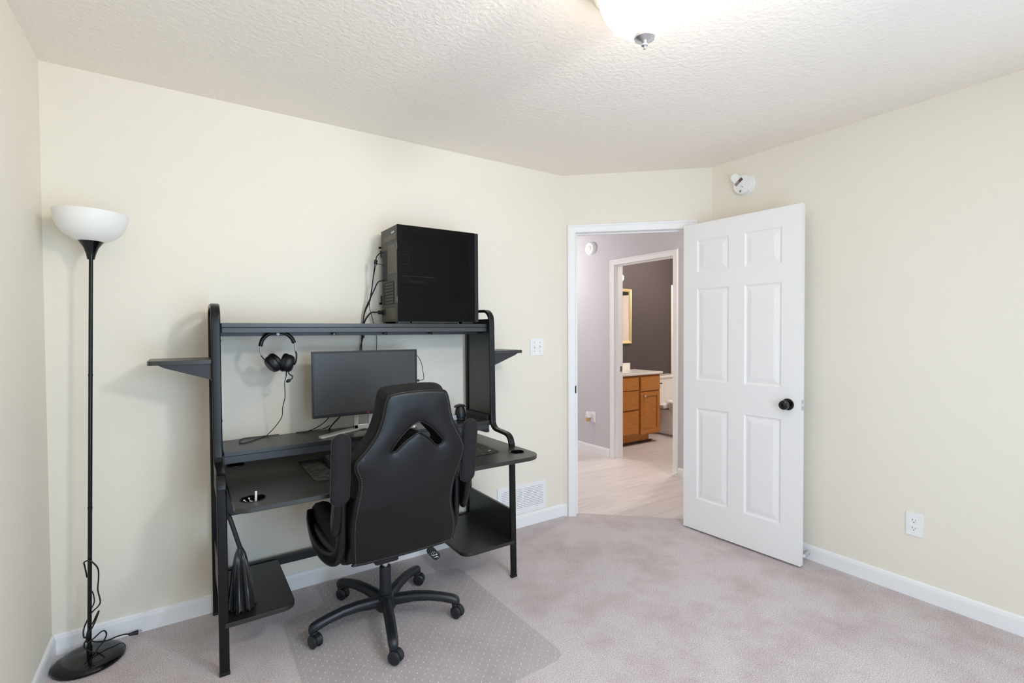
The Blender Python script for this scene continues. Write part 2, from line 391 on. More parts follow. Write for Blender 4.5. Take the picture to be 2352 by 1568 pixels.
# ================================================================ the room
H = 2.44; XR = 3.481; XA = 2.734; YB = -.6994; T = .115
A = Vector((XA, 0, 0)); B = Vector((XR, YB, 0)); td = (B-A).normalized(); nd = Vector((-td.y, td.x, 0))   # nd points into the hall
DL = (B-A).length
def dia(t, d, z=0): return A+td*t+nd*d+Vector((0, 0, z))
DM = frame(A, td, nd, (0, 0, 1))                            # local x along the diagonal wall, y into the hall
HX = 4.225; BX = HX+.12; BY = 1.65; BE = 6.95; BS = -.12       # hall wall, bathroom limits
HN = 2.7; HW = 2.86; HS = -1.6
O0, O1, OT = .098, .868, 2.032                                # door opening along the diagonal, head height

struct('wall_back', G().box(-.12, XA+.02, 0, .12, 0, H), M['wall'])
def lwall():
    return G().box(-.12, 0, FRONT-.12, .12, 0, H)
struct('wall_left', lwall(), M['wall'])
struct('wall_right', G().box(XR, XR+.12, -2.41, YB, 0, H).box(XR, XR+.12, FRONT-.12, -3.31, 0, H).box(XR, XR+.12, -3.31, -2.41, 0, .57).box(XR, XR+.12, -3.31, -2.41, 2.03, H), M['wall'])
g = G().box(-.12, XR+.12, FRONT-.12, FRONT, 0, .10).box(-.12, XR+.12, FRONT-.12, FRONT, 2.05, H).box(-.12, .78, FRONT-.12, FRONT, .10, 2.05).box(2.12, XR+.12, FRONT-.12, FRONT, .10, 2.05)
struct('wall_front', g, M['wall'])
g = G().box(-.03, O0-.018, 0, T, 0, H, mx=DM).box(O1+.018, DL+.12, 0, T, 0, H, mx=DM).box(O0-.018, O1+.018, 0, T, OT+.018, H, mx=DM)
struct('wall_diagonal', g, M['wall'])
# window in the wall behind the camera
wf = G()
for a in ((.78, .83, .10, 2.05), (2.07, 2.12, .10, 2.05), (.78, 2.12, .10, .16), (.78, 2.12, 2.00, 2.05), (1.425, 1.475, .15, 2.0)):
    wf.box(a[0], a[1], FRONT-.09, FRONT-.03, a[2], a[3])
w1 = struct('window_1', wf, M['trim'])
wf = G()
for a in ((-3.31, -3.26, .57, 2.03), (-2.46, -2.41, .57, 2.03), (-3.26, -2.46, .57, .62), (-3.26, -2.46, 1.98, 2.03), (-3.26, -2.46, 1.28, 1.32)):
    wf.box(XR+.03, XR+.09, a[0], a[1], a[2], a[3])
struct('window_2', wf, M['trim'])
# floors and ceilings
def flat(name, poly, z0, z1, m):
    return struct(name, G().prism(poly, z1-z0, Matrix.Translation((0, 0, z0))), m)
c0 = dia(-.0, .06); c1 = dia(DL, .06)
flat('floor', [(-.1, FRONT-.1), (XR+.1, FRONT-.1), (XR+.1, c1.y), (c1.x, c1.y), (c0.x, c0.y), (c0.x, .1), (-.1, .1)], -.03, 0, M['carpet'])
flat('floor', [(c0.x+.001, .1), (c0.x+.001, c0.y+.001), (c1.x+.001, c1.y+.001), (XR+.101, c1.y), (XR+.101, HS), (BE+.1, HS), (BE+.1, HN), (HW-.2, HN), (HW-.2, .1)], -.05, -.008, M['plank'])
flat('ceiling', [(-.1, FRONT-.1), (XR+.1, FRONT-.1), (XR+.1, c1.y), (c1.x, c1.y), (c0.x, c0.y), (c0.x, .1), (-.1, .1)], H, H+.06, M['ceiling'])
flat('ceiling', [(c0.x+.001, .1), (c0.x+.001, c0.y+.001), (c1.x+.001, c1.y+.001), (XR+.101, c1.y), (XR+.101, HS), (BE+.1, HS), (BE+.1, HN), (HW-.2, HN), (HW-.2, .1)], H, H+.06, M['hallwall'])
# hall and bathroom walls
BO0, BO1, BOT = .205, .945, 2.018
g = G().box(HX, BX, HS, BO0-.018, -.01, H).box(HX, BX, BO1+.018, HN, -.01, H).box(HX, BX, BO0-.018, BO1+.018, BOT+.018, H)
struct('wall_hall', g, M['hallwall'])
struct('wall_hall_far', G().box(HW-.12, HX, HN, HN+.12, -.01, H), M['hallwall'])
struct('wall_hall_left', G().box(HW-.12, HW, .122, HN, -.01, H), M['hallwall'])
struct('wall_hall_near', G().box(XR+.12, HX, HS-.12, HS, -.01, H), M['hallwall'])
struct('wall_bath_north', G().box(BX, BE, BY, BY+.12, -.01, H), M['darkwall'])
struct('wall_bath_east', G().box(BE, BE+.12, BS-.12, BY+.12, -.01, H), M['darkwall'])
struct('wall_bath_south', G().box(BX, BE, BS-.12, BS, -.01, H), M['darkwall'])
# baseboards
BBP = [(0, 0), (.013, 0), (.013, .062), (.009, .070), (.008, .078), (.003, .084), (0, .084)]
def bboard(name, p0, p1, n, z=0, cap=0):
    p0, p1, n = Vector((*p0, z)), Vector((*p1, z)), Vector((*n, 0)); d = (p1-p0).normalized()
    rings = [[p+n*a+Vector((0, 0, b)) for a, b in BBP] for p in (p0, p1)]
    return struct(name, G().loft(rings), M['trim'])
bboard('baseboard_back', (.0, 0), (XA+.004, 0), (0, -1))
bboard('baseboard_left', (0, 0), (0, FRONT), (1, 0))
bboard('baseboard_right', (XR, YB-.03), (XR, FRONT), (-1, 0))
p, q = dia(0, 0), dia(.036, 0); bboard('baseboard_diagonal', (p.x, p.y), (q.x, q.y), (-nd.x, -nd.y))
bboard('baseboard_hall', (HX, BO1+.062), (HX, HN), (-1, 0), -.008)
bboard('baseboard_hall_right', (HX, HS), (HX, BO0-.062), (-1, 0), -.008)
bboard('baseboard_bath', (BX, BY), (BE-.76, BY), (0, -1), -.008)
# casings: stepped colonial profile swept along three sides
CP = [(0, 0), (0, .010), (.006, .016), (.014, .016), (.020, .012), (.034, .010), (.046, .008), (.054, .0075), (.058, .004), (.058, 0)]    # (from outer edge inward, projection)
def casing(name, place, a0, a1, top, z0):
    """place(s,d,z): s along the wall, d out of the wall"""
    w = .058; rings = []
    def ring(sx, zx, kx, kz): return [place(sx+kx*u, d, zx+kz*u) for u, d in CP]
    rings.append(ring(a0-w, z0, 1, 0)); rings.append(ring(a0-w, top+w, 1, -1)); rings.append(ring(a1+w, top+w, -1, -1)); rings.append(ring(a1+w, z0, -1, 0))
    return struct(name, G().loft(rings), M['trim'], ang=20)
casing('trim_1', lambda s, d, z: dia(s, -d, z), O0, O1, OT, 0)
casing('trim_2', lambda s, d, z: Vector((HX-d, s, z)), BO0, BO1, BOT, -.008)
def jamb(name, mx, a0, a1, top, depth, z0, stop=True):
    g = G().box(a0-.018, a0, -.002, depth+.002, z0, top+.018, mx=mx).box(a1, a1+.018, -.002, depth+.002, z0, top+.018, mx=mx).box(a0, a1, -.002, depth+.002, top, top+.018, mx=mx)
    g.box(a0, a0+.010, .040, .072, z0, top, .002, mx=mx).box(a1-.010, a1, .040, .072, z0, top, .002, mx=mx).box(a0+.01, a1-.01, .040, .072, top-.010, top, .002, mx=mx)
    return struct(name, g, M['trim'])
j1 = jamb('trim_3', DM, O0, O1, OT, T, 0)
g = G().prism(rrect(.030, .058, .006), .002, frame(dia(O0+.0005, .016, .914), nd, (0, 0, 1), td))
g.ribbon([dia(O0+.0015, .004, .914), dia(O0+.0012, -.004, .914), dia(O0-.004, -.010, .914)], rrect(.052, .002, .0008, 2), (0, 0, 1), sub=4)
struct('strike_plate', g, M['gloss_b'], j1)
BM_ = frame((HX, 0, 0), (0, 1, 0), (1, 0, 0), (0, 0, 1))
j2 = jamb('trim_4', BM_, BO0, BO1, BOT, .12, -.008)
struct('strike_plate', G().prism(rrect(.030, .057, .006), .002, frame((HX+.095, BO1-.0025, .93), (1, 0, 0), (0, 0, 1), (0, 1, 0))), M['nickel'], j2)

# ---------------------------------------------------------------- open six-panel door
Hd = Vector((3.276, -.625, 0)); Fd = Vector((3.309, -1.361, 0)); dd = (Fd-Hd).normalized(); dn = Vector((dd.y, -dd.x, 0))   # dn: room face outward (toward -x)
if dn.x > 0: dn = -dn
DW, DT, DZ0, DZ1 = .745, .034, .012, 2.03
def door():
    D = thing('door_1', 'open white six-panel door with black round knob against the right wall', 'door', (Hd.x, Hd.y, 0))
    D['kind'] = 'structure'
    fr = lambda u, v, w: Hd+dd*u+Vector((0, 0, v))+dn*w      # w=0 is the visible face
    xs = [(.10, .319), (.42, .637)]; zs = [(.217, .822), (1.004, 1.605), (1.713, 1.920)]
    g = G(); b = bmesh.new()
    us = [0, xs[0][0], xs[0][1], xs[1][0], xs[1][1], DW]; vs = [DZ0, zs[0][0], zs[0][1], zs[1][0], zs[1][1], zs[2][0], zs[2][1], DZ1]
    def quad(a): b.faces.new([b.verts.new(p) for p in a])
    for side in (0, 1):
        def P(u, v, dep): return fr(u, v, -dep if side == 0 else -(DT-dep))
        for i in range(5):
            for j in range(7):
                u0, u1, v0, v1 = us[i], us[i+1], vs[j], vs[j+1]
                if i in (1, 3) and j in (1, 3, 5):
                    rings = [(0, 0), (.007, .006), (.014, .0075), (.040, .0015), (.043, .0008)]   # inset, depth
                    for (a0, d0), (a1, d1) in zip(rings, rings[1:]):
                        o = [(u0+a0, v0+a0), (u1-a0, v0+a0), (u1-a0, v1-a0), (u0+a0, v1-a0)]; n_ = [(u0+a1, v0+a1), (u1-a1, v0+a1), (u1-a1, v1-a1), (u0+a1, v1-a1)]
                        for k in range(4): quad([P(*o[k], d0), P(*o[(k+1) % 4], d0), P(*n_[(k+1) % 4], d1), P(*n_[k], d1)])
                    a = rings[-1][0]; d = rings[-1][1]; quad([P(u0+a, v0+a, d), P(u1-a, v0+a, d), P(u1-a, v1-a, d), P(u0+a, v1-a, d)])
                else: quad([P(u0, v0, 0), P(u1, v0, 0), P(u1, v1, 0), P(u0, v1, 0)])
    for e in ((0, DZ0, 0, DZ1), (DW, DZ0, DW, DZ1)): quad([fr(e[0], e[1], 0), fr(e[0], e[3], 0), fr(e[0], e[3], -DT), fr(e[0], e[1], -DT)])
    for z in (DZ0, DZ1): quad([fr(0, z, 0), fr(DW, z, 0), fr(DW, z, -DT), fr(0, z, -DT)])
    bmesh.ops.remove_doubles(b, verts=b.verts, dist=1e-5); g.take(b)
    obj('leaf', g, M['doorpaint'], D, ang=12)
    for sgn in (1, -1):
        base = fr(.675, .912, 0 if sgn == 1 else -DT); ax = dn*sgn
        k = G().lathe([(0, 0), (.033, 0), (.033, .004), (.029, .009), (.016, .011), (.012, .014), (.012, .026), (.016, .030), (.025, .036), (.0275, .046), (.025, .056), (.016, .062), (0, .064)] if sgn == 1 else
                      [(0, 0), (.033, 0), (.033, .004), (.029, .009), (.016, .011), (.012, .014), (.012, .022), (.018, .028), (.025, .036), (.024, .044), (0, .048)], base, ax, 36)
        obj('knob', k, M['gloss_b'], D, label='glossy black door knob')
    lp = G().prism(rrect(.024, .057, .004), .0015, frame(fr(DW+.0002, .914, -DT/2), dn, (0, 0, 1), dd))
    lp.box(-.007, .007, -.009, .009, 0, .010, .003, mx=frame(fr(DW, .914, -DT/2), dn, (0, 0, 1), dd))
    obj('latch', lp, M['nickel'], D, label='steel latch plate')
    for z in (.25, 1.02, 1.78):
        h = G().cyl(fr(-.006, z-.045, -DT-.002), fr(-.006, z+.045, -DT-.002), .006).ball(fr(-.006, z+.048, -DT-.002), .006, n=12)
        obj('hinge', h, M['trim'], D)
door()

# ================================================================ small wall fittings
def plate(g, w, h, t, mx, r=.004): return g.prism(rrect(w, h, r, 3), t, mx, bev=min(.0025, t*.45))
def outlet(name, label, mx, w=.070, h=.115, cat='electrical outlet', grp=None):
    o = mx.translation; t = thing(name, label, cat, o)
    obj('face_plate', plate(G(), w, h, .006, mx), M['plastic_w'], t)
    for s in (-1, 1):
        c = mx @ Matrix.Translation((0, s*.0195, .0055)); oc = [(x, y) for x, y in rrect(.034, .028, .012, 6)]
        rc = obj('receptacle', G().prism(oc, .0015, c, bev=.0006), M['plastic_w'], t)
        ho = G().box(-.0078, -.0056, -.001, .0075, .0012, .0018, mx=c).box(.0056, .0074, 0, .0065, .0012, .0018, mx=c)
        ho.cyl(c @ Vector((0, -.0075, .0012)), c @ Vector((0, -.0075, .0019)), .0024, n=12); obj('socket_holes', ho, M['slot'], rc)
    obj('screw', G().cyl(mx @ Vector((0, 0, .006)), mx @ Vector((0, 0, .007)), .0025, n=12), M['plastic_w2'], t)
    return t
outlet('electrical_outlet', 'white duplex outlet low on the right cream wall', frame((XR, -1.830, .362), (0, -1, 0), (0, 0, 1), (-1, 0, 0)))
def switch():
    mx = frame((2.507, 0, 1.224), (1, 0, 0), (0, 0, 1), (0, -1, 0)); t = thing('light_switch', 'white double toggle light switch plate beside the doorway', 'light switch', mx.translation)
    obj('face_plate', plate(G(), .114, .116, .006, mx), M['plastic_w'], t)
    for s in (-1, 1):
        c = mx @ Matrix.Translation((s*.023, 0, .006)); up = -1 if s < 0 else 1
        obj('toggle', G().box(-.005, .005, -.012, .012, -.001, .0012).take(G().box(-.0042, .0042, -.004, .004, 0, .013, .001, mx=Matrix.Rotation(up*-.45, 4, 'X')).bm) if False else
            G().box(-.0055, .0055, -.012, .012, -.001, .0010, mx=c).box(-.0040, .0040, -.0045, .0045, 0, .013, .001, mx=c @ Matrix.Rotation(-up*.5, 4, 'X')), M['plastic_w2'], t)
        for q in (-.030, .030): obj('screw', G().cyl(c @ Vector((0, q, -.0005)), c @ Vector((0, q, .0012)), .003, n=12), M['ventgap'], t)
switch()
def vent():
    x0, x1, z0, z1 = 2.178, 2.580, .092, .290; t = thing('wall_vent', 'white louvred air vent low on the wall behind the desk', 'vent', ((x0+x1)/2, 0, z0))
    w = .030; g = G()
    g.box(x0, x1, -.006, 0, z1-w, z1, .0015).box(x0, x1, -.006, 0, z0, z0+w, .0015).box(x0, x0+w, -.006, 0, z0+w-.002, z1-w+.002).box(x1-w, x1, -.006, 0, z0+w-.002, z1-w+.002)
    xm = (x0+x1)/2; g.box(xm-.006, xm+.006, -.006, 0, z0+w-.002, z1-w+.002); obj('frame', g, M['trim'], t)
    obj('backing', G().box(x0+w, x1-w, -.0015, -.0005, z0+w, z1-w), M['ventgap'], t)
    n = 12; dz = (z1-z0-2*w)/n
    for a, b_ in ((x0+w, xm-.006), (xm+.006, x1-w)):
        for i in range(n):
            z = z0+w+dz*(i+.5)
            obj('slat', G().loft([[Vector((x, -.0055, z-.0045)), Vector((x, -.0045, z-.0052)), Vector((x, -.002, z+.0022)), Vector((x, -.003, z+.0030))] for x in (a, b_)]), M['trim'], t)
    for x in (x0+.014, x1-.014): obj('screw', G().ball((x, -.006, (z0+z1)/2), .004, (1, .4, 1), 10), M['trim'], t)
vent()
def detector(name, label, c, r, flap):
    mx = frame(c, (0, -1, 0), (0, 0, 1), (-1, 0, 0)); t = thing(name, label, 'smoke detector', c)
    obj('base', G().lathe([(0, 0), (r, 0), (r, .008), (r-.003, .010), (0, .010)], c, (-1, 0, 0), 48), M['plastic_w'], t)
    obj('cover', G().lathe([(r*.93, .009), (r*.93, .026), (r*.86, .034), (r*.5, .036), (0, .036)], c, (-1, 0, 0), 48), M['plastic_w'], t)
    P = lambda a, b_, d: mx @ Vector((a, b_, d))
    if flap:
        rot = Matrix.Rotation(math.radians(38), 4, 'Z')
        bay = mx @ Matrix.Translation((-.020, .020, .0365)) @ rot
        obj('battery_bay', G().box(-.030, .028, -.010, .010, -.001, .0008, mx=bay), M['greyprint'], t)
        obj('battery', G().box(.002, .027, -.009, .009, 0, .003, .001, mx=bay), M['battery'], t)
        fl = mx @ Matrix.Translation((-.041, .046, .034)) @ rot @ Matrix.Rotation(math.radians(-70), 4, 'X')
        fl2 = mx @ Matrix.Translation((-.030, .035, .036)) @ rot @ Matrix.Rotation(math.radians(30), 4, 'X')
        obj('battery_door', G().prism([(-.026, 0), (.026, 0), (.026, .022), (.023, .033), (.016, .041), (.007, .045), (-.007, .045), (-.016, .041), (-.023, .033), (-.026, .022)], .003, fl2, bev=.001), M['plastic_w'], t)
        obj('test_button', G().box(-.006, .006, -.006, .006, 0, .0015, mx=mx @ Matrix.Translation((-.010, -.042, .036))), M['greyprint'], t)
        obj('indicator', G().box(-.0015, .0015, -.008, .008, 0, .001, mx=mx @ Matrix.Translation((.002, -.016, .0362)) @ Matrix.Rotation(.7, 4, 'Z')), M['greyprint'], t)
    else:
        obj('grille', G().lathe([(r*.45, .035), (r*.45, .039), (r*.40, .041), (0, .041)], c, (-1, 0, 0), 32), M['plastic_w2'], t)
        obj('indicator', G().cyl(P(-.01, -.04, .034), P(-.01, -.04, .038), .004, n=10), M['greyprint'], t)
detector('smoke_detector', 'white smoke detector with its battery door open, high on the right wall', (XR, -.934, 2.262), .068, True)
detector('smoke_detector', 'small white smoke detector on the hallway wall', (HX, 1.293, 2.238), .072, False)
t_ = outlet('electrical_outlet', 'white outlet on the hallway wall behind the air freshener', frame((HX, 1.265, .385), (0, -1, 0), (0, 0, 1), (-1, 0, 0)))
def freshener():
    c = Vector((HX-.012, 1.312, .372)); t = thing('air_freshener', 'white plug-in air freshener with amber bottle on the hallway outlet', 'air freshener', c)
    obj('housing', G().box(c.x-.045, c.x+.004, c.y-.024, c.y+.024, .372, .440, .010, 3), M['plastic_w'], t)
    obj('bottle', G().lathe([(0, 0), (.018, 0), (.021, .008), (.021, .026), (.012, .036), (.012, .042)], (c.x-.025, c.y, .334), (0, 0, 1), 20), M['amber'], t, label='amber oil bottle')
freshener()
def doorstop():
    c = Vector((XR-.013, -1.335, .040)); d = Vector((-1, -.10, -.05)).normalized()
    t = thing('door_stop', 'brushed steel door stop on the baseboard behind the door', 'door stop', c)
    obj('stem', G().lathe([(0, 0), (.014, 0), (.014, .003), (.009, .012), (.0065, .030), (.0060, .058)], c, d, 24), M['nickel'], t)
    obj('bumper', G().lathe([(.0060, .0575), (.009, .059), (.009, .068), (.006, .072), (0, .072)], c, d, 20), M['plastic_w'], t)
doorstop()
def doorstop2():
    c = Vector((HX-.013, .150, .03)); t = thing('door_stop', 'white door stop on the hallway baseboard beside the bathroom door', 'door stop', c)
    obj('stem', G().lathe([(0, 0), (.012, 0), (.012, .004), (.006, .010), (.006, .055), (.010, .058), (.010, .072), (0, .075)], c, Vector((-1, -.05, -.15)), 18), M['plastic_w'], t)
doorstop2()

# ---------------------------------------------------------------- ceiling light
def ceiling_light():
    cx, cy = 1.656, -1.702; t = thing('ceiling_light', 'flush ceiling light with glowing frosted glass bowl and nickel finial', 'ceiling light', (cx, cy, H))
    obj('pan', G().lathe([(0, H), (.186, H), (.187, H-.010), (.182, H-.016), (.184, H-.024), (.181, H-.032), (.172, H-.040), (.173, H-.048), (.166, H-.056), (.156, H-.060), (.155, H-.068), (.146, H-.074), (.139, H-.075), (.137, H-.060), (0, H-.060)], (cx, cy, 0), n=72), M['brass'], t)
    obj('glass_bowl', G().lathe([(.137, H-.070), (.1375, H-.085), (.134, H-.105), (.123, H-.132), (.102, H-.160), (.072, H-.186), (.040, H-.202), (.012, H-.208), (0, H-.208)], (cx, cy, 0), n=72), M['lampglass'], t)
    obj('finial', G().lathe([(.0, H-.206), (.026, H-.207), (.033, H-.211), (.031, H-.218), (.020, H-.224), (.009, H-.228), (.006, H-.230), (.0100, H-.235), (.0100, H-.239), (.005, H-.242), (.003, H-.245), (.004, H-.248), (0, H-.251)], (cx, cy, 0), n=40), M['nickel'], t)
ceiling_light()

# ================================================================ desk
XL, XD = .585, 1.943; YF = -.30; SH = 1.375; DZ = .71; RZ = .823
def fillet(corners, n=10):
    out = []
    for i, (x, y, r) in enumerate(corners):
        p = Vector((x, y))
        if r <= 0: out.append((x, y)); continue
        a = (Vector(corners[i-1][:2])-p).normalized(); b = (Vector(corners[(i+1) % len(corners)][:2])-p).normalized()
        h = a.angle(b)/2; d = r/math.tan(h); c = p+(a+b).normalized()*(r/math.sin(h)); s0 = p+a*d-c; s1 = p+b*d-c
        for k in range(n+1):
            v = s0.lerp(s1, k/n).normalized()*r; out.append((c.x+v.x, c.y+v.y))
    return out
def slab(outline, circles, z0, z1, bev=.0018):
    """flat board with round through-holes and a softened edge"""
    def inset(lp, d):
        n = len(lp); ar = sum(lp[i][0]*lp[(i+1) % n][1]-lp[(i+1) % n][0]*lp[i][1] for i in range(n)); out = []
        for i in range(n):
            t = (Vector(lp[(i+1) % n])-Vector(lp[i-1])).normalized(); q = Vector((-t.y, t.x))*(1 if ar > 0 else -1); out.append((lp[i][0]+q.x*d, lp[i][1]+q.y*d))
        return out
    circ = [[(x+r*math.cos(2*PI*k/48), y+r*math.sin(2*PI*k/48)) for k in range(48)] for x, y, r in circles]
    inn = inset(outline, bev); b = bmesh.new()
    def layer(lp, z): return [b.verts.new((x, y, z)) for x, y in lp]
    def wall(A, B):
        for i in range(len(A)): b.faces.new((A[i], A[(i+1) % len(A)], B[(i+1) % len(B)], B[i]))
    caps = []
    for zc in (z0, z1): caps.append([layer(inn, zc)]+[layer(c, zc) for c in circ])
    m0 = layer(outline, z0+bev); m1 = layer(outline, z1-bev)
    wall(caps[0][0], m0); wall(m0, m1); wall(m1, caps[1][0])
    for A, B in zip(caps[0][1:], caps[1][1:]): wall(A, B)
    P = []; E_ = []
    for lp in [inn]+circ:
        st = len(P); P += [Vector(p) for p in lp]; E_ += [(st+i, st+(i+1) % len(lp)) for i in range(len(lp))]
    vo, eo, fo, ov = delaunay_2d_cdt(P, E_, [], 0, 1e-6)[:4]
    def pip(p, lp):
        c = False
        for i in range(len(lp)):
            q, r = lp[i], lp[(i+1) % len(lp)]
            if (q[1] > p.y) != (r[1] > p.y) and p.x < (r[0]-q[0])*(p.y-q[1])/(r[1]-q[1])+q[0]: c = not c
        return c
    for cp in caps:
        flat_ = [v for lp in cp for v in lp]
        for f in fo:
            ce = sum((vo[i] for i in f), Vector((0, 0)))/len(f)
            if pip(ce, inn) and not any(pip(ce, c) for c in circ): b.faces.new([flat_[ov[i][0]] for i in f])
    return G().take(b)
def desk():
    t = thing('gaming_desk', 'large black gaming desk with raised shelves and curved side frames', 'desk', (1.26, -.35, 0))
    sec = rrect(.035, .017, .0055, 3)
    prof = [(-.540, 0), (-.534, .35), (-.529, .69), (-.527, .720), (-.515, .750), (-.488, .768), (-.430, .774), (-.370, .779), (-.342, .798), (-.333, .835), (-.330, 1.0), (-.325, 1.25), (-.322, 1.385), (-.310, 1.425), (-.275, 1.448), (-.22, 1.452), (-.14, 1.452), (-.085, 1.446), (-.055, 1.420), (-.045, 1.375), (-.043, .9), (-.042, .4), (-.040, 0)]
    for x in (XL, XD):
        f = obj('side_frame', G().ribbon([(x, a, b) for a, b in prof], sec, (1, 0, 0), 8), M['metal_b'], t)
        for a in (-.540, -.040): obj('foot_cap', G().box(x-.0185, x+.0185, a-.0095, a+.0095, 0, .012, .002), M['plast_b'], f)
        s_ = 1 if x == XL else -1
        up = [(-.321, .83), (-.317, 1.37), (-.305, 1.405), (-.06, 1.405), (-.055, 1.37), (-.055, .79), (-.30, .79)]
        if x == XL: up = [(-.321, .83), (-.317, 1.37), (-.305, 1.405), (-.06, 1.405), (-.055, 1.37), (-.055, .62), (-.30, .62), (-.50, .62), (-.515, .73), (-.485, .755), (-.37, .765), (-.335, .785)]
        obj('side_panel', G().prism(up, .012, frame((x-.006, 0, 0), (0, 1, 0), (0, 0, 1), (1, 0, 0)), bev=.001), M['lam'], t)
        lo = [(-.530, .205), (-.532, .362), (-.5, .365), (-.048, .365), (-.048, .205)]
        obj('lower_side_panel', G().prism(lo, .014, frame((x-.007, 0, 0), (0, 1, 0), (0, 0, 1), (1, 0, 0)), bev=.001), M['lam'], t)
        for z in (1.30, .96): obj('bolt', G().cyl((x+s_*.016, -.326, z), (x+s_*.019, -.326, z), .006, n=14), M['metal_satin'], f)
    # lower shelves with rounded inner front corners
    for (a, b_, r) in ((XL+.004, .846, 1), (1.632, XD-.004, 0)):
        ol = [(a, -.555), (b_-.05, -.555)]+[(b_-.05+.05*math.sin(i*PI/12), -.505-.05*math.cos(i*PI/12)) for i in range(1, 7)]+[(b_, -.085), (b_-.008, -.072), (a, -.072)] if r else \
             [(b_, -.555), (b_, -.072), (a+.008, -.072), (a, -.085)]+[(a+.05-.05*math.cos(i*PI/12), -.505-.05*math.sin(i*PI/12)) for i in range(0, 7)]
        obj('lower_shelf', G().prism(ol, .018, Matrix.Translation((0, 0, .187)), bev=.0012), M['lam'], t)
    obj('rear_beam', G().box(XL+.01, XD-.01, -.052, -.030, .166, .206, .0015), M['metal_satin'], t)
    obj('front_beam', G().box(XL+.012, 1.735, -.40, -.37, .572, .688, .002), M['metal_satin'], t)
    # worktop with round corner ends
    ol = fillet([(.608, -.048, .006), (.612, -.775, .050), (1.25, -.769, 0), (1.972, -.777, .085), (1.956, -.048, .006)])
    holes = [(.680, -.668, .041), (.667, -.090, .038), (1.895, -.650, .036)]
    w = slab(ol, holes, DZ-.019, DZ)
    top = obj('worktop', w, M['lam'], t)
    for x, y, r in holes:
        cu = G().lathe([(r-.001, -.004), (r-.001, .0005), (r+.002, .0022), (r+.0045, .0016), (r+.0050, -.0002)], (x, y, DZ), n=48)
        cu.lathe([(r-.0012, .0006), (r-.002, -.020), (r*.88, -.034), (r*.80, -.0365), (0, -.0365), (0, -.0385), (r*.82, -.0385), (r*.92, -.036), (r+.001, -.0195)], (x, y, DZ), n=48)
        obj('cup_holder', cu, M['gloss_b'], t)
    # monitor riser
    obj('riser_shelf', G().box(.607, 1.925, -.330, -.055, RZ-.018, RZ, .0012), M['lam'], t)
    obj('riser_beam', G().box(.607, 1.925, -.322, -.300, RZ-.052, RZ-.020, .0015).box(.607, 1.925, -.300, -.12, RZ-.024, RZ-.018), M['beam'], t)
    for x0, x1 in ((1.86, 1.925),): obj('bracket', G().prism([(0, 0), (.065, 0), (.065, -.016), (.045, -.016)] if x0 > 1 else [(0, 0), (.065, 0), (.02, -.016), (0, -.016)], .02, frame((x0, -.322, RZ-.052), (1, 0, 0), (0, 0, 1), (0, 1, 0))), M['metal_satin'], t)
    obj('riser_stop', G().box(1.918, 1.931, -.31, -.06, RZ, RZ+.028, .001), M['lamedge'], t)
    # top shelf and its rails
    obj('top_shelf', G().box(.607, 1.925, -.305, -.050, SH-.018, SH, .0012), M['lam'], t)
    obj('top_beam', G().box(.607, 1.925, -.300, -.276, SH-.043, SH-.0195, .003), M['beam'], t)
    hr = obj('hook_rail', G().box(.607, 1.925, -.190, -.172, SH-.058, SH-.019, .0015).box(.607, 1.925, -.066, -.052, SH-.056, SH-.019), M['beam'], t)
    for x in (.839, 1.095, 1.356, 1.615):
        hk = G().cyl((x, -.19, 1.326), (x, -.222, 1.326), .0045, n=16).lathe([(0, 0), (.008, 0), (.009, .002), (.009, .007), (.007, .009), (0, .0095)], (x, -.216, 1.326), (0, -1, 0), 20)
        obj('hook', hk, M['gloss_b'] if x > .9 else M['dullsteel'], hr)
    # outer side shelves on triangular brackets
    for s_, x0, x1 in ((-1, .349, .567), (1, 1.962, 2.166)):
        out = x0 if s_ < 0 else x1; inn = x1 if s_ < 0 else x0; r = .02
        sh = G().prism([(inn, -.325), (out-s_*r, -.325), (out-s_*.3*r, -.325+.3*r), (out, -.325+r), (out, -.075), (inn, -.075)], .018, Matrix.Translation((0, 0, 1.203)), bev=.001)
        o = obj('side_shelf', sh, M['lam'], t)
        for y in (-.305, -.105):
            tri = [(inn, 1.2035), (out-s_*.035, 1.2035), (out-s_*.055, 1.192), (inn, 1.136)]
            obj('bracket', G().prism(tri, .014, frame((0, y, 0), (1, 0, 0), (0, 0, 1), (0, -1, 0)), bev=.001), M['lamedge'], o)
        obj('mount', G().box(min(inn, inn+s_*-.008), max(inn, inn+s_*-.008), -.32, -.08, 1.130, 1.221), M['lamedge'], o)
desk()

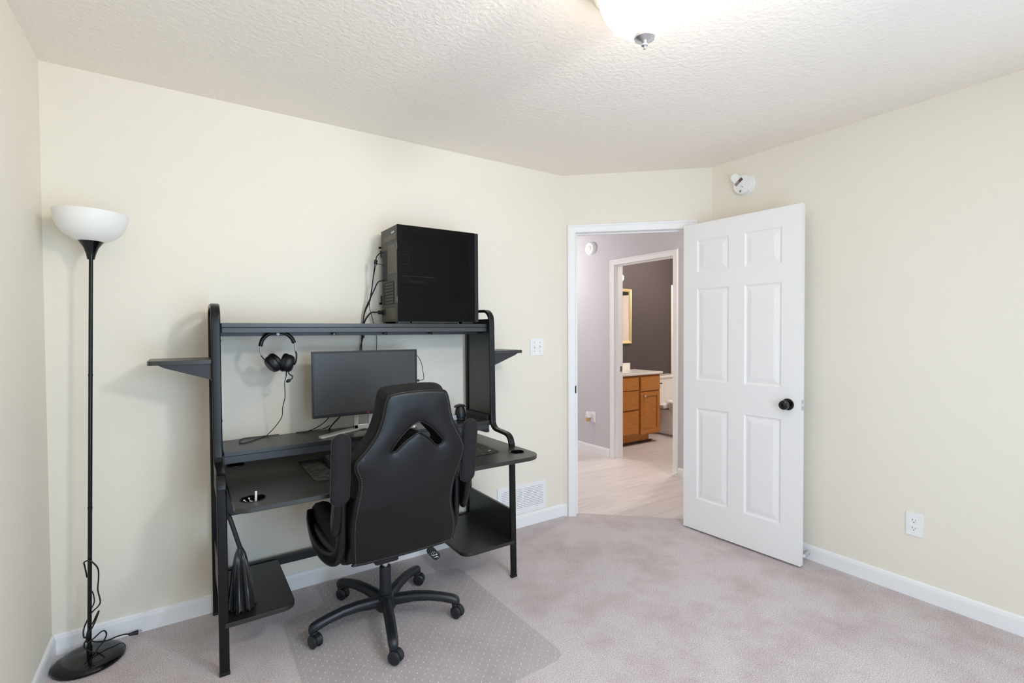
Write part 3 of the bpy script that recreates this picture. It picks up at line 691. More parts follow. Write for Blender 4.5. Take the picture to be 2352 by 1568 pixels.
# ---------------------------------------------------------------- things on the desk
def monitor():
    cx, y, z0, z1, w = 1.258, -.222, .912, 1.238, .541; t = thing('monitor', 'flat black computer monitor switched off on the desk riser', 'monitor', (cx, -.15, RZ))
    x0, x1 = cx-w/2, cx+w/2
    g = G().box(x0, x1, y+.004, y+.024, z0, z1, .003).box(x0+.10, x1-.10, y+.022, y+.045, z0+.05, z1-.05, .010, 3)
    obj('housing', g, M['plast_b'], t)
    bz = G(); b = .008
    bz.box(x0, x1, y, y+.006, z1-b, z1, .001).box(x0, x0+b, y, y+.006, z0+.018, z1-b).box(x1-b, x1, y, y+.006, z0+.018, z1-b).box(x0, x1, y-.002, y+.006, z0, z0+.019, .002)
    obj('bezel', bz, M['plast_b'], t)
    obj('screen', G().box(x0+b, x1-b, y+.0025, y+.0045, z0+.019, z1-b), M['screen'], t)
    obj('logo', G().box(cx-.004, cx+.006, y-.003, y-.0015, z0+.004, z0+.014), M['label_red'], t, label='small red logo on the lower bezel')
    n = G(); nx = 1.247
    n.box(nx-.048, nx-.026, y+.045, y+.060, RZ+.008, z0+.20, .003).box(nx+.026, nx+.048, y+.045, y+.060, RZ+.008, z0+.20, .003).box(nx-.048, nx+.048, y+.045, y+.060, z0+.10, z0+.21, .003).box(nx-.048, nx+.048, y+.045, y+.060, RZ+.006, RZ+.03, .003)
    obj('stand_neck', n, M['silver'], t)
    s_ = G(); ap = Vector((1.25, -.135, RZ))
    for f in (Vector((1.008, -.282, RZ)), Vector((1.492, -.282, RZ))):
        d = (f-ap).normalized(); sd = Vector((-d.y, d.x, 0)); ln = (f-ap).length
        s_.take(G().prism([(0, -.024), (ln-.012, -.020), (ln, -.012), (ln+.006, .012), (ln-.008, .020), (0, .024)], .012, frame(ap, d, sd, (0, 0, 1)), bev=.003).bm)
    obj('stand_base', s_, M['silver'], t, label='silver V-shaped foot')
    for x in (x1-.001,): obj('usb_plug', G().box(x, x+.018, y+.006, y+.016, 1.060, 1.072, .002), M['rubber'], t)
monitor()
def cable(name, label, pts, r=.0022, extra=None, grp=None, sub=6, rs=None):
    g = G().tube(pts, r, 8, sub)
    for e in (extra or []): g.tube(e[0], e[1], 8, sub)
    P = Vector(pts[0]); return tag(obj(name, g, M['rubber'], loc=P), label, 'cable', grp)
cable('usb_cable', 'thin black cable looping out of the right edge of the monitor', [(1.527, -.186, 1.206), (1.548, -.180, 1.200), (1.570, -.180, 1.165), (1.579, -.182, 1.120), (1.582, -.19, 1.083), (1.572, -.205, 1.069), (1.548, -.211, 1.066)], .0018)
cable('monitor_cable', 'black cord hanging under the monitor and lying along the riser', [(1.075, -.190, .935), (1.071, -.180, .905), (1.049, -.15, .872), (1.020, -.10, .843), (.995, -.07, RZ+.005), (.97, -.065, RZ+.003), (.94, -.064, RZ+.003)], .0022,
      [([(1.105, -.060, RZ+.02), (1.08, -.058, RZ+.008), (1.03, -.068, RZ+.005), (.97, -.078, RZ+.004)], .0022)])
cable('monitor_cable', 'thicker black cord bending down under the monitor near its stand', [(1.126, -.190, .93), (1.124, -.185, .905), (1.108, -.165, .880), (1.094, -.135, .852), (1.092, -.10, RZ+.006), (1.10, -.07, RZ+.004), (1.10, -.045, RZ-.02), (1.10, -.035, RZ-.08)], .0036)

def pc():
    x0, x1, y0, y1, z0, z1 = 1.392, 1.886, -.300, -.058, SH+.012, 1.890
    t = thing('computer_tower', 'large black computer tower with smoked glass side on the top shelf', 'computer', ((x0+x1)/2, (y0+y1)/2, SH))
    g = G().box(x0+.004, x1-.035, y1-.004, y1, z0, z1-.006).box(x0+.004, x1-.035, y0+.006, y1, z1-.010, z1-.002).box(x0+.004, x1-.035, y0+.006, y1, z0, z0+.006)
    g.box(x1-.045, x1-.035, y0+.006, y1, z0, z1-.004)
    obj('case', g, M['metal_satin'], t)
    fr = G().prism([(x1-.036, y0+.002), (x1-.012, y0+.004), (x1, y0+.030), (x1, y1-.03), (x1-.012, y1), (x1-.036, y1)], z1-z0-.002, Matrix.Translation((0, 0, z0)), bev=.002)
    obj('front_panel', fr, M['plast_b'], t)
    obj('glass_panel', G().box(x0+.002, x1-.038, y0, y0+.004, z0+.001, z1-.002, .0008), M['smoked'], t)
    obj('panel_border', G().box(x0+.002, x0+.03, y0+.0045, y0+.007, z0, z1-.003).box(x1-.07, x1-.038, y0+.0045, y0+.007, z0, z1-.003).box(x0+.03, x1-.07, y0+.0045, y0+.007, z0, z0+.012).box(x0+.03, x1-.07, y0+.0045, y0+.007, z1-.03, z1-.003), M['dark_int'], t)
    # interior seen dimly through the glass
    it = G().box(x0+.03, x1-.10, y1-.02, y1-.012, z0+.11, z1-.04).box(x0+.01, x1-.045, y0+.02, y1-.01, z0+.004, z0+.105)
    obj('motherboard', it, M['dark_int'], t)
    gp = obj('graphics_card', G().box(x0+.02, x0+.265, y0+.07, y1-.02, 1.590, 1.632, .003), M['dark_int'], t)
    obj('edge_strip', G().box(x0+.02, x0+.24, y0+.066, y0+.070, 1.6295, 1.6325), M['olive'], gp)
    tx = frame((x0+.135, y0+.0685, 1.604), (1, 0, 0), (0, 0, 1), (0, -1, 0)); obj('card_lettering', G().text('GEFORCE RTX', .014, tx), M['olive'], gp)
    ck = obj('cooler', G().lathe([(0, 0), (.032, 0), (.032, .04), (.024, .046), (0, .046)], (x0+.105, y1-.03, 1.735), (0, -1, 0), 32), M['dark_int'], t)
    obj('ring', G().lathe([(.026, .047), (.028, .049), (.030, .047)], (x0+.105, y1-.03, 1.735), (0, -1, 0), 32), M['olive'], ck)
    # rear panel facing left
    rp = G().box(x0+.001, x0+.005, y0+.006, y1, z0, z1-.003, .0008)
    R = obj('rear_panel', rp, M['caselit'], t)
    def rb(name, a, b_, c, d, m, th=.0015): return obj(name, G().box(x0+.001-th, x0+.0012, a, b_, c, d, min(.0005, th/3)), m, R)
    rb('top_grille', -.285, -.09, 1.815, 1.845, M['perf'])
    rb('fan_grille', -.205, -.075+.0, 1.635, 1.790, M['perf']) if False else None
    rb('fan_grille', -.290, -.165, 1.640, 1.795, M['perf'])
    rb('io_shield', -.145, -.085, 1.610, 1.775, M['slot'])
    rb('slot_bay', -.255, -.085, 1.480, 1.600, M['slot'])
    for i in range(7): rb('slot_cover', -.245, -.125, 1.484+i*.0165, 1.494+i*.0165, M['caselit'], .003)
    rb('slot_lock', -.284, -.264, 1.478, 1.602, M['perf'])
    rb('power_supply_grille', -.270, -.130, 1.400, 1.460, M['perf'])
    pb = obj('power_inlet', G().box(x0-.004, x0+.001, -.105, -.072, 1.425, 1.455, .001), M['slot'], R)
    rb('rear_lip', -.300, -.066, 1.466, 1.470, M['caselit'], .002)
    tk = frame((x0-.001, -.245, 1.855), (0, -1, 0), (0, 0, 1), (-1, 0, 0))
    obj('rear_marking', G().box(-.022, -.016, -.005, .005, 0, .0005, mx=tk).box(-.013, -.008, -.005, .005, 0, .0005, mx=tk).box(-.005, 0, -.005, .004, 0, .0005, mx=tk).box(.004, .008, -.005, .005, 0, .0005, mx=tk).box(.012, .020, -.004, .005, 0, .0005, mx=tk), M['white_mark'], R)
    for z in (1.775, 1.500): obj('panel_clip', G().box(x0-.006, x0+.002, y0-.001, y0+.012, z-.018, z+.018, .002), M['caselit'], t)
    for z in (1.80, 1.49): obj('thumb_screw', G().cyl((x0-.012, y1+.004, z), (x0+.001, y1+.004, z), .006, n=14), M['metal_b'], t)
    for z in (1.765, 1.515): obj('rear_clip', G().box(x0-.004, x0+.004, y1-.002, y1+.010, z-.02, z+.02, .002), M['metal_b'], t)
    for x in (x0+.005, x1-.115):
        for y in (y0+.01, y1-.05): obj('foot', G().box(x, x+.07, y, y+.04, SH, SH+.014, .003), M['plast_b'], t)
    obj('dust_filter', G().box(x0+.08, x1-.14, y0+.004, y0+.01, SH+.003, SH+.012, .001), M['plast_b'], t)
    obj('antenna', G().box(x1-.080, x1-.068, -.12, -.11, z1-.004, z1+.022, .001), M['plast_b'], t)
pc()
cable('computer_cable', 'black cable with a ferrite bead hanging from the upper back of the computer tower', [(1.388, -.11, 1.765), (1.37, -.11, 1.762), (1.350, -.11, 1.742), (1.343, -.11, 1.714), (1.339, -.10, 1.681), (1.338, -.07, 1.601), (1.334, -.035, 1.507), (1.310, -.025, 1.447), (1.299, -.022, 1.392), (1.296, -.022, 1.303), (1.272, -.05, 1.241), (1.262, -.09, 1.15)], .0028,
      [([(1.345, -.11, 1.722), (1.3435, -.11, 1.712), (1.342, -.107, 1.700)], .0095)])
cable('computer_cable', 'black cable running down from the middle of the computer tower back', [(1.388, -.13, 1.612), (1.368, -.13, 1.610), (1.350, -.12, 1.600), (1.334, -.10, 1.556), (1.322, -.06, 1.506), (1.303, -.028, 1.435), (1.290, -.024, 1.315), (1.285, -.03, 1.2)], .0034)
cable('power_cable', 'thick black power cord plugged into the bottom of the computer tower', [(1.386, -.088, 1.440), (1.368, -.088, 1.441), (1.347, -.085, 1.441), (1.328, -.065, 1.438), (1.313, -.03, 1.408), (1.303, -.022, 1.375), (1.30, -.022, 1.30)], .0042,
      [([(1.390, -.088, 1.440), (1.378, -.088, 1.4405), (1.362, -.088, 1.441)], .0105)])
cable('computer_cable', 'thin black cable hanging from the computer tower to behind the monitor', [(1.388, -.125, 1.69), (1.36, -.12, 1.70), (1.344, -.11, 1.690), (1.335, -.08, 1.600), (1.327, -.045, 1.482), (1.350, -.03, 1.399), (1.372, -.024, 1.302), (1.365, -.04, 1.242), (1.36, -.08, 1.18)], .0018)

def headphones():
    c = Vector((.841, -.205, 1.334)); t = thing('headphones', 'black over-ear headphones with short boom microphone hanging from a desk hook', 'headphones', c); y = -.205
    band = [(.766, 1.270), (.775, 1.300), (.795, 1.3215), (.818, 1.3315), (.841, 1.3345), (.864, 1.3315), (.886, 1.3205), (.902, 1.303), (.911, 1.283)]
    obj('headband', G().ribbon([(a, y, b_) for a, b_ in band], rrect(.034, .0165, .0070, 3), (0, 1, 0), 6), M['leather'], t)
    obj('slider', G().ribbon([(.766, y, 1.272), (.764, y, 1.250), (.769, y, 1.225)], rrect(.014, .0035, .001, 2), (0, 1, 0), 4), M['dullsteel'], t)
    obj('slider', G().ribbon([(.911, y, 1.285), (.916, y, 1.265), (.917, y, 1.242)], rrect(.014, .0035, .001, 2), (0, 1, 0), 4), M['dullsteel'], t)
    for sx, cc, tilt, yk in ((-1, Vector((.822, y, 1.190)), 36, [(.769, 1.227), (.779, 1.212), (.796, 1.188), (.811, 1.168)]), (1, Vector((.879, y, 1.188)), -14, [(.917, 1.243), (.921, 1.225), (.918, 1.195), (.910, 1.178)])):
        yo = G().ribbon([(a, y+.0, b_) for a, b_ in yk], rrect(.022, .005, .002, 2), (0, 1, 0), 5)
        obj('yoke', yo, M['plast_b'], t)
        a = math.radians(tilt)
        ax = Vector((sx*math.cos(a), .15, -math.sin(a) if sx < 0 else -math.sin(-a)*1))     # outward axis of the cup
        ax = Vector((-math.cos(a), -.22, -math.sin(a))) if sx < 0 else Vector((math.cos(a), -.30, math.sin(a)*1.0))
        ax.normalize()
        cu = G().lathe([(0, .026), (.027, .028), (.035, .024), (.040, .015), (.042, .004), (.041, -.002)], cc, ax, 40)
        obj('ear_cup', cu, M['plast_b'], t)
        obj('ear_cushion', G().lathe([(.039, -.001), (.044, -.006), (.0445, -.014), (.041, -.022), (.032, -.026), (.022, -.024), (.019, -.012), (0, -.010)], cc, ax, 40), M['leather'], t)
        obj('silver_trim', G().lathe([(.0395, .014), (.0412, .012), (.0418, .009)], cc, ax, 40), M['metal_satin'], t)
    mic = G().tube([(.884, y, 1.150), (.887, y, 1.136), (.893, y, 1.131), (.901, y, 1.125), (.900, y, 1.114), (.892, y, 1.107)], .0026, 8, 5)
    mo = obj('microphone_boom', mic, M['rubber'], t)
    obj('microphone', G().ball((.884, y, 1.103), .0085, (1.35, 1, .95), 16, Matrix.Rotation(-.5, 3, 'Y')), M['plast_b'], mo)
    obj('jack', G().cyl((.876, y, 1.155), (.8745, y, 1.126), .0035, .0028, 12), M['rubber'], t)
headphones()
cable('headphone_cable', 'thin black cord hanging from the headphones and looping on the riser', [(.8745, -.205, 1.128), (.868, -.20, 1.091), (.871, -.185, 1.026), (.863, -.165, .972), (.862, -.14, .923), (.838, -.10, .872), (.815, -.065, .838), (.800, -.07, RZ+.004), (.745, -.135, RZ+.003), (.700, -.178, RZ+.003), (.681, -.172, RZ+.003), (.681, -.125, RZ+.003), (.700, -.070, RZ+.003), (.735, -.062, RZ+.003), (.79, -.064, RZ+.003), (.86, -.060, RZ+.003)], .0019)

def deskmat():
    g = G().prism(rrect(.905, .385, .018, 4, 1.372, -.405), .0035, Matrix.Translation((0, 0, DZ)), bev=.0008)
    o = tag(obj('desk_mat', g, M['pad'], loc=(1.372, -.405, DZ)), 'wide grey patterned desk mat lying on the worktop under the keyboard', 'desk mat')
    obj('logo_print', G().box(-.011, .010, -.002, .002, 0, .0004, mx=Matrix.Translation((1.788, -.555, DZ+.0035)) @ Matrix.Rotation(.25, 4, 'Z')).box(-.002, .007, .003, .007, 0, .0004, mx=Matrix.Translation((1.788, -.555, DZ+.0035))), M['white_mark'], o)
deskmat()
def keyboard():
    x0, x1, y0, y1, z = 1.010, 1.445, -.440, -.300, DZ+.0035; t = thing('keyboard', 'black mechanical keyboard on the desk mat beneath the riser', 'keyboard', ((x0+x1)/2, (y0+y1)/2, z))
    rot = Matrix.Translation((x0, y0, z)) @ Matrix.Rotation(.07, 4, 'X')
    obj('keyboard_case', G().box(0, x1-x0, 0, y1-y0, 0.002, .018, .003, mx=rot).box(0, x1-x0, y1-y0-.02, y1-y0-.01, -.010, .004, mx=rot), M['plast_b'], t)
    rows = [[1]*15+[.5]+[1]*3, [1]*13+[2]+[.5]+[1]*3, [1.5]+[1]*12+[1.5]+[.5]+[1]*3, [1.8]+[1]*11+[2.2]+[4], [2.3]+[1]*10+[2.7]+[1.25]+[1], [1.25]*3+[6.2]+[1.25]*4+[.25]+[1]*3]
    u = .0213
    for ri, row in enumerate(rows):
        x = .012; yy = (y1-y0)-.022-ri*.0208-(.004 if ri else 0)
        for w_ in row:
            if w_ in (.5, .25, 4): x += w_*u; continue
            key = G().loft([[Vector((x+.001+i, yy+j, h)) for i, j in ((q, q), (w_*u-.002-q, q), (w_*u-.002-q, .0185-q), (q, .0185-q))] for h, q in ((.017, 0), (.027, .0025))])
            bmesh.ops.transform(key.bm, matrix=rot, verts=key.bm.verts); obj('key', key, M['keycap'], t); x += w_*u
keyboard()
def dome():
    c = Vector((1.800, -.205, RZ)); t = thing('desk_accessory', 'small black rounded device with a flared top standing at the right end of the riser', 'computer accessory', c)
    obj('stand', G().box(c.x-.060, c.x-.018, c.y-.01, c.y+.02, RZ, RZ+.030, .004), M['ventgap'], t, label='grey block beside the foot')
    obj('foot', G().lathe([(0, 0), (.028, 0), (.030, .004), (.024, .014), (.0, .016)], c, n=32), M['plast_b'], t)
    obj('body', G().lathe([(.020, .008), (.031, .014), (.0325, .030), (.029, .055), (.022, .074), (.012, .082), (0, .084)], c, n=36), M['plast_b'], t)
    obj('cap', G().prism([(-.034, -.006), (-.026, .006), (.0, .012), (.024, .008), (.034, -.008), (.02, -.004), (-.01, .002)], .03, frame((c.x, c.y-.012, RZ+.078), (1, 0, 0), (0, 0, 1), (0, 1, 0)), bev=.003), M['plast_b'], t)
dome()
def bottle_things():
    # small pieces left in the front cup holder
    zb = DZ-.036
    g = G().cyl((.688, -.672, zb+.0005), (.690, -.668, DZ+.026), .0042, n=14, bev=.001)
    tag(obj('stick', g, M['cigwhite'], loc=(.690, -.665, zb)), 'short white stick standing upright in the front left cup holder', 'stick')
    for a, b_, lab in (((.650, -.672, DZ-.002), (.682, -.690, zb+.010), 'silver metal pin leaning at the left of the front cup holder'), ((.668, -.650, DZ-.004), (.676, -.672, zb+.012), 'thin silver pin leaning at the back of the front cup holder'), ((.672, -.700, DZ-.002), (.692, -.683, zb+.006), 'short silver pin at the front rim of the cup holder')):
        g = G().cyl(a, b_, .0024, n=10).ball(a, .0048, n=12); tag(obj('metal_pin', g, M['chrome'], loc=a), lab, 'metal pin', None)
bottle_things()
def broom():
    t = thing('hand_brush', 'black long-bristled hand brush leaning in the corner of the lower left shelf', 'brush', (.655, -.42, .205))
    obj('handle', G().ribbon([(.608, -.430, .585), (.617, -.434, .575), (.630, -.437, .530), (.643, -.44, .480), (.654, -.44, .440)], rrect(.018, .017, .005, 3), (0, 1, 0), 6), M['plast_b'], t)
    # pleated fan of bristles
    rings = []
    for k in range(11):
        s_ = k/10; z = .447-.238*s_; hw = .010+.041*s_**.6; hd = .014+.062*s_**.9; cx = .652+.004*s_; n = 72; r = []
        for i in range(n):
            a = 2*PI*i/n; p_ = 1-(.10 if i % 2 else 0)*min(1, s_*3)-.06*math.sin(i*2.3+s_)*s_
            r.append(Vector((cx+hw*math.cos(a)*p_, -.44+hd*math.sin(a)*p_, max(.2056, z+(.010*math.sin(i*5.1) if k == 10 else 0)))))
        rings.append(r)
    obj('bristles', G().loft(rings), M['bristle'], t, ang=25)
    obj('dark_edge_strip', G().prism([(-.010, .0), (.016, -.02), (.030, -.10), (.038, -.185), (.030, -.19), (.01, -.05)], .004, frame((.664, -.36, .40), (1, 0, 0), (0, 0, 1), (0, -1, 0))), M['plast_b'], t)  # dark curved strip along the right edge of the bristles
broom()

# ================================================================ floor lamp
def floor_lamp():
    b0 = Vector((.133, -.137, 0)); top = Vector((.166, -.132, 1.64)); t = thing('floor_lamp', 'black torchiere floor lamp with white bowl shade in the left corner', 'floor lamp', b0)
    ax = top-b0; an = ax.normalized(); P = lambda z: b0+ax*(z/1.64)
    obj('base', G().lathe([(0, 0), (.108, 0), (.117, .004), (.118, .012), (.112, .020), (.095, .027), (.075, .029), (.045, .031), (.016, .034), (0, .034)], b0, n=64), M['gloss_b'], t)
    obj('pole', G().cyl(P(.03), P(1.64), .0072, n=20).cyl(P(.03), P(.062), .010, .0095, 20).cyl(P(.62), P(.63), .0080, n=20).cyl(P(1.16), P(1.17), .0080, n=20), M['gloss_b'], t)
    obj('cup', G().lathe([(0, 0), (.0115, 0), (.0125, .004), (.016, .022), (.024, .046), (.036, .066), (.0475, .080), (.0455, .081), (.0, .070)], P(1.632), an, 40), M['gloss_b'], t)
    sh = [(.040, .072), (.062, .080), (.083, .094), (.100, .113), (.112, .136), (.1185, .160), (.121, .186), (.1185, .186), (.110, .138), (.097, .116), (.080, .098), (.060, .085), (.0, .078)]
    obj('lamp_shade', G().lathe(sh, P(1.632), an, 64), M['shade'], t)
    obj('switch_rod', G().cyl(P(1.69)+Vector((-.030, 0, 0)), P(1.69)+Vector((-.062, .0, .006)), .0013, n=8).cyl(P(1.69)+Vector((-.060, 0, .0055)), P(1.69)+Vector((-.072, 0, .009)), .002, n=8), M['nickel'], t)
    cord = [(.130, -.123, .34), (.124, -.125, .388), (.123, -.135, .407), (.134, -.147, .416), (.148, -.15, .411), (.167, -.145, .375), (.167, -.135, .327), (.164, -.135, .285), (.171, -.135, .236), (.166, -.145, .221), (.146, -.150, .204), (.131, -.124, .171), (.118, -.123, .139), (.116, -.135, .119), (.124, -.150, .108),
            (.150, -.150, .150), (.166, -.14, .195), (.162, -.14, .19), (.146, -.122, .150), (.128, -.122, .118), (.128, -.150, .088), (.145, -.150, .092), (.172, -.135, .108), (.184, -.13, .103), (.187, -.128, .085), (.178, -.13, .064), (.158, -.135, .040), (.150, -.15, .036), (.120, -.150, .070), (.125, -.12, .083), (.150, -.121, .066), (.185, -.105, .050), (.217, -.085, .046), (.240, -.060, .034), (.256, -.045, .022)]
    obj('cord', G().tube(cord, .0028, 8, 6).tube([(.135, -.126, .29), (.146, -.124, .275), (.151, -.124, .235), (.140, -.126, .205)], .0024, 8, 5), M['rubber'], t)
    pl = obj('plug', G().cyl((.254, -.048, .022), (.284, -.036, .016), .006, .010, 12, .002), M['plast_b'], t)
    obj('prong', G().box(0, .016, -.0045, -.003, -.003, .003, mx=frame((.283, -.036, .017), (.93, .37, 0), (-.37, .93, 0), (0, 0, 1))).box(0, .016, .003, .0045, -.003, .003, mx=frame((.283, -.036, .017), (.93, .37, 0), (-.37, .93, 0), (0, 0, 1))), M['nickel'], pl)
floor_lamp()

# ================================================================ chair mat
def chair_mat():
    ol = [(.829, -.33), (.835, -.300), (.86, -.280), (.99, -.262), (1.022, -.250), (1.030, -.225), (1.022, -.05), (1.032, -.034), (1.05, -.028), (1.48, -.028), (1.503, -.036), (1.512, -.06), (1.515, -.20), (1.525, -.238), (1.55, -.255), (1.70, -.262), (1.735, -.275), (1.745, -.31), (1.752, -.9), (1.758, -1.14), (1.748, -1.185), (1.71, -1.205), (1.30, -1.212), (.87, -1.205), (.832, -1.17), (.826, -.7)]
    g = G().prism(ol, .0035, Matrix.Translation((0, 0, .001)), bev=.001)
    tag(obj('chair_mat', g, M['matplastic'], loc=(1.25, -.7, 0)), 'clear studded plastic chair mat on the carpet under the chair', 'floor mat')
chair_mat()

# ================================================================ racing chair
CX = 1.215
def yr(z):
    K = [(.35, -.77), (.41, -.79), (.65, -.87), (.9, -.905), (1.15, -.925)]
    if z <= K[0][0]: return K[0][1]
    for (a, b_), (c, d) in zip(K, K[1:]):
        if z <= c: return b_+(d-b_)*(z-a)/(c-a)
    return K[-1][1]
PIPE = [(-.080, 1.093), (.03, 1.100), (.128, 1.095), (.150, 1.075), (.160, 1.040), (.172, .985), (.195, .935), (.222, .887), (.236, .850), (.232, .815), (.214, .757), (.197, .705), (.190, .650), (.200, .590), (.222, .528), (.232, .475), (.229, .430), (.215, .412), (.0, .404), (-.188, .410), (-.202, .425), (-.212, .500), (-.219, .590), (-.215, .660), (-.203, .735), (-.205, .780), (-.219, .815), (-.216, .847), (-.178, .890), (-.142, .940), (-.120, 1.00), (-.110, 1.055), (-.102, 1.078)]
SLOT = [(-.084, .871), (-.070, .896), (-.048, .922), (-.024, .946), (.000, .966), (.028, .977), (.056, .967), (.083, .948), (.108, .922), (.131, .896), (.133, .882), (.118, .870), (.101, .876), (.080, .898), (.055, .919), (.029, .932), (.002, .921), (-.026, .904), (-.050, .884), (-.068, .868)]
def grow(pts, d):
    n = len(pts); out = []
    for i in range(n):
        a, b_ = Vector(pts[i-1]), Vector(pts[(i+1) % n]); t = (b_-a).normalized(); out.append((pts[i][0]-t.y*d*1, pts[i][1]+t.x*d))
    return out
def chair():
    t = thing('gaming_chair', 'black leatherette racing-style chair seen from behind, armrests folded up', 'chair', (1.235, -.535, 0))
    cw = sum((PIPE[i][0]*PIPE[(i+1) % len(PIPE)][1]-PIPE[(i+1) % len(PIPE)][0]*PIPE[i][1]) for i in range(len(PIPE)))
    sgn = 1 if cw < 0 else -1                              # outward offset direction
    pipe = sm2(PIPE, 4); slot = sm2(SLOT, 3)
    body = sm2(grow(PIPE, .006*sgn), 4)
    bw = [(x*1.0+(.006 if z < .75 else 0)*(1 if x > 0 else -1), z) for x, z in body]
    slot_b = slot
    # main body: thick cushion between rear panel and front, widening forward
    def pl_body(u, v, h, c):
        d = .058; w = 1+.05*(1-h)/2
        return Vector((CX+u*w, yr(v)+.062-h*d*1.0, v+(1-h)*.5*.030*max(0, min(1, (v-.88)/.18))))
    back = obj('backrest', G().pillow(bw, [slot_b], .040, 0, pl_body, .014), M['fabric'], t, ang=80)
    back.data.materials.append(M['leather'])
    for p_ in back.data.polygons:
        if p_.center.z < .70: p_.material_index = 1
    def pl_rear(u, v, h, c):
        return Vector((CX+u, yr(v)-.001-(.008*h if h > 0 else .0)-c*.8 if h > 0 else yr(v)+.004, v))
    obj('rear_panel', G().pillow(pipe, [slot], .012, .012, pl_rear, .013), M['leather'], back, ang=80)
    sp = G().tube([(CX+x, yr(z)-.001, z) for x, z in sm2(PIPE, 4)], .0042, 8, 1, closed=True)
    sp.tube([(CX+x, yr(z)-.006, z) for x, z in sm2(SLOT, 3)], .0032, 8, 1, closed=True)
    obj('piping', sp, M['leather'], back, ang=80)
    inn = grow(pipe, -.0085*sgn)
    st = G(); k = 0; L = [Vector((CX+x, yr(z)-.0106, z)) for x, z in inn]
    acc = 0; seg = .0055; on = True
    for i in range(len(L)):
        a, b_ = L[i], L[(i+1) % len(L)]; d = (b_-a).length; m_ = max(1, int(d/.0062))
        for j in range(m_):
            p0 = a+(b_-a)*(j/m_); p1 = a+(b_-a)*((j+.55)/m_); st.tube([p0, p1], .0008, 4, 1)
    obj('stitching', st, M['stitch'], back)
    # lining of the slot: short sleeve through the back
    lin = G(); sl = sm2(SLOT, 3); rings = []
    for dy in (0, .03, .06, .09, .118): rings.append([Vector((CX+x, yr(z)+dy, z)) for x, z in grow(sl, .001)])
    lin.loft(rings, caps=False); obj('slot_lining', lin, M['fabric'], back, ang=80)
    # seat
    def sec_x(h, w, d): pass
    seat = G(); n = 11; rings = []
    prof = lambda s: None
    ys = [-.735, -.72, -.68, -.58, -.48, -.40, -.33, -.285, -.262, -.256]
    for i, y in enumerate(ys):
        f = i/(len(ys)-1); top = .485+.012*math.sin(f*PI); bot = .395; hw = .245
        if i >= 7: k = (i-6)/3; top -= .035*k**2; bot += .018*k; hw -= .012*k**2
        bol = .055*(1-max(0, (f-.55))*1.6)
        r = []
        pts = [(-hw+.01, bot+.006), (-hw-.008, bot+.03), (-hw-.010, top+bol*.45), (-hw+.006, top+bol*.92), (-hw+.03, top+bol), (-hw+.055, top+bol*.8), (-hw+.085, top+bol*.2), (-hw+.12, top), (0, top+.006)]
        pts += [(-x, z) for x, z in pts[-2::-1]]
        pts += [(hw-.03, bot), (0, bot), (-hw+.03, bot)]
        rings.append([Vector((CX+.005+x, y, z)) for x, z in pts])
    so = obj('seat', seat.loft(rings), M['fabric'], t, ang=70)
    # leather band round the seat sides and front
    bd = G(); pth = [(CX-.225, -.72, .44), (CX-.236, -.55, .435), (CX-.240, -.40, .440), (CX-.244, -.30, .450), (CX-.235, -.258, .452), (CX-.16, -.248, .452), (CX, -.246, .452), (CX+.16, -.248, .452), (CX+.235, -.258, .452), (CX+.244, -.30, .450), (CX+.240, -.40, .440), (CX+.236, -.55, .435), (CX+.225, -.72, .44)]
    bd.tube(pth, .030, 10, 5); obj('seat_piping', bd, M['leather'], so, ang=80)
    obj('seat_plate', G().box(CX-.10, CX+.10, -.66, -.42, .352, .398, .01).box(CX-.05, CX+.06, -.60, -.47, .290, .36, .01), M['metal_satin'], t)
    # folded-up armrests
    for s_ in (-1, 1):
        ax = CX+(-.270 if s_ < 0 else .266); yz = -.895
        ol = rrect(.069, .276, .0340, 8, 0, .823)
        def pl_pad(u, v, h, c): return Vector((ax+u, yr(v)+.004-h*(.012 if h > 0 else .028)-c*.5, v))
        A_ = obj('armrest', G().pillow(ol, [], .016, .004, pl_pad, .010), M['fabric'], t, ang=80)
        obj('piping', G().tube([(ax+u*1.02, yr(v)+.006, v) for u, v in ol], .0014, 6, 1, closed=True), M['seam'], A_)
        # hinge link under the pad, and the padded C-shaped bracket joining seat and back
        xo = CX+s_*.274
        lk = G().ribbon([(xo, -.862, .760), (xo, -.850, .700), (xo, -.835, .650), (xo, -.822, .610), (xo, -.815, .585)], rrect(.030, .056, .013, 4), (1, 0, 0), 5, scale=lambda f: (1, .70+.42*math.sin(f*PI*.9)))
        lk.ball((xo, -.815, .585), .029, (.55, 1, 1.05), 18)
        obj('arm_link', lk, M['leather'], A_, ang=80)
        xb = CX+s_*.245
        br = G().ribbon([(xb, -.815, .705), (xb, -.808, .660), (xb, -.800, .600), (xb, -.790, .535), (xb, -.765, .470), (xb+s_*.006, -.715, .425), (xb+s_*.014, -.64, .402), (xb+s_*.022, -.55, .396), (xb+s_*.026, -.46, .408), (xb+s_*.026, -.385, .435), (xb+s_*.024, -.335, .475), (xb+s_*.018, -.315, .505)], rrect(.030, .050, .013, 4), (1, 0, 0), 6, scale=lambda f: (1, .62+.55*math.sin(f*PI)))
        obj('arm_bracket', br, M['leather'], t, ang=80)
    # gas lift and star base
    hb = Vector((1.232, -.532, 0))
    obj('gas_lift', G().cyl(hb+Vector((0, 0, .20)), hb+Vector((0, 0, .355)), .0135, n=24), M['chrome'], t, label='shiny steel gas cylinder')
    obj('lift_sleeve', G().cyl(hb+Vector((0, 0, .085)), hb+Vector((0, 0, .252)), .0270, .0262, 32, .004), M['chair_pl'], t)
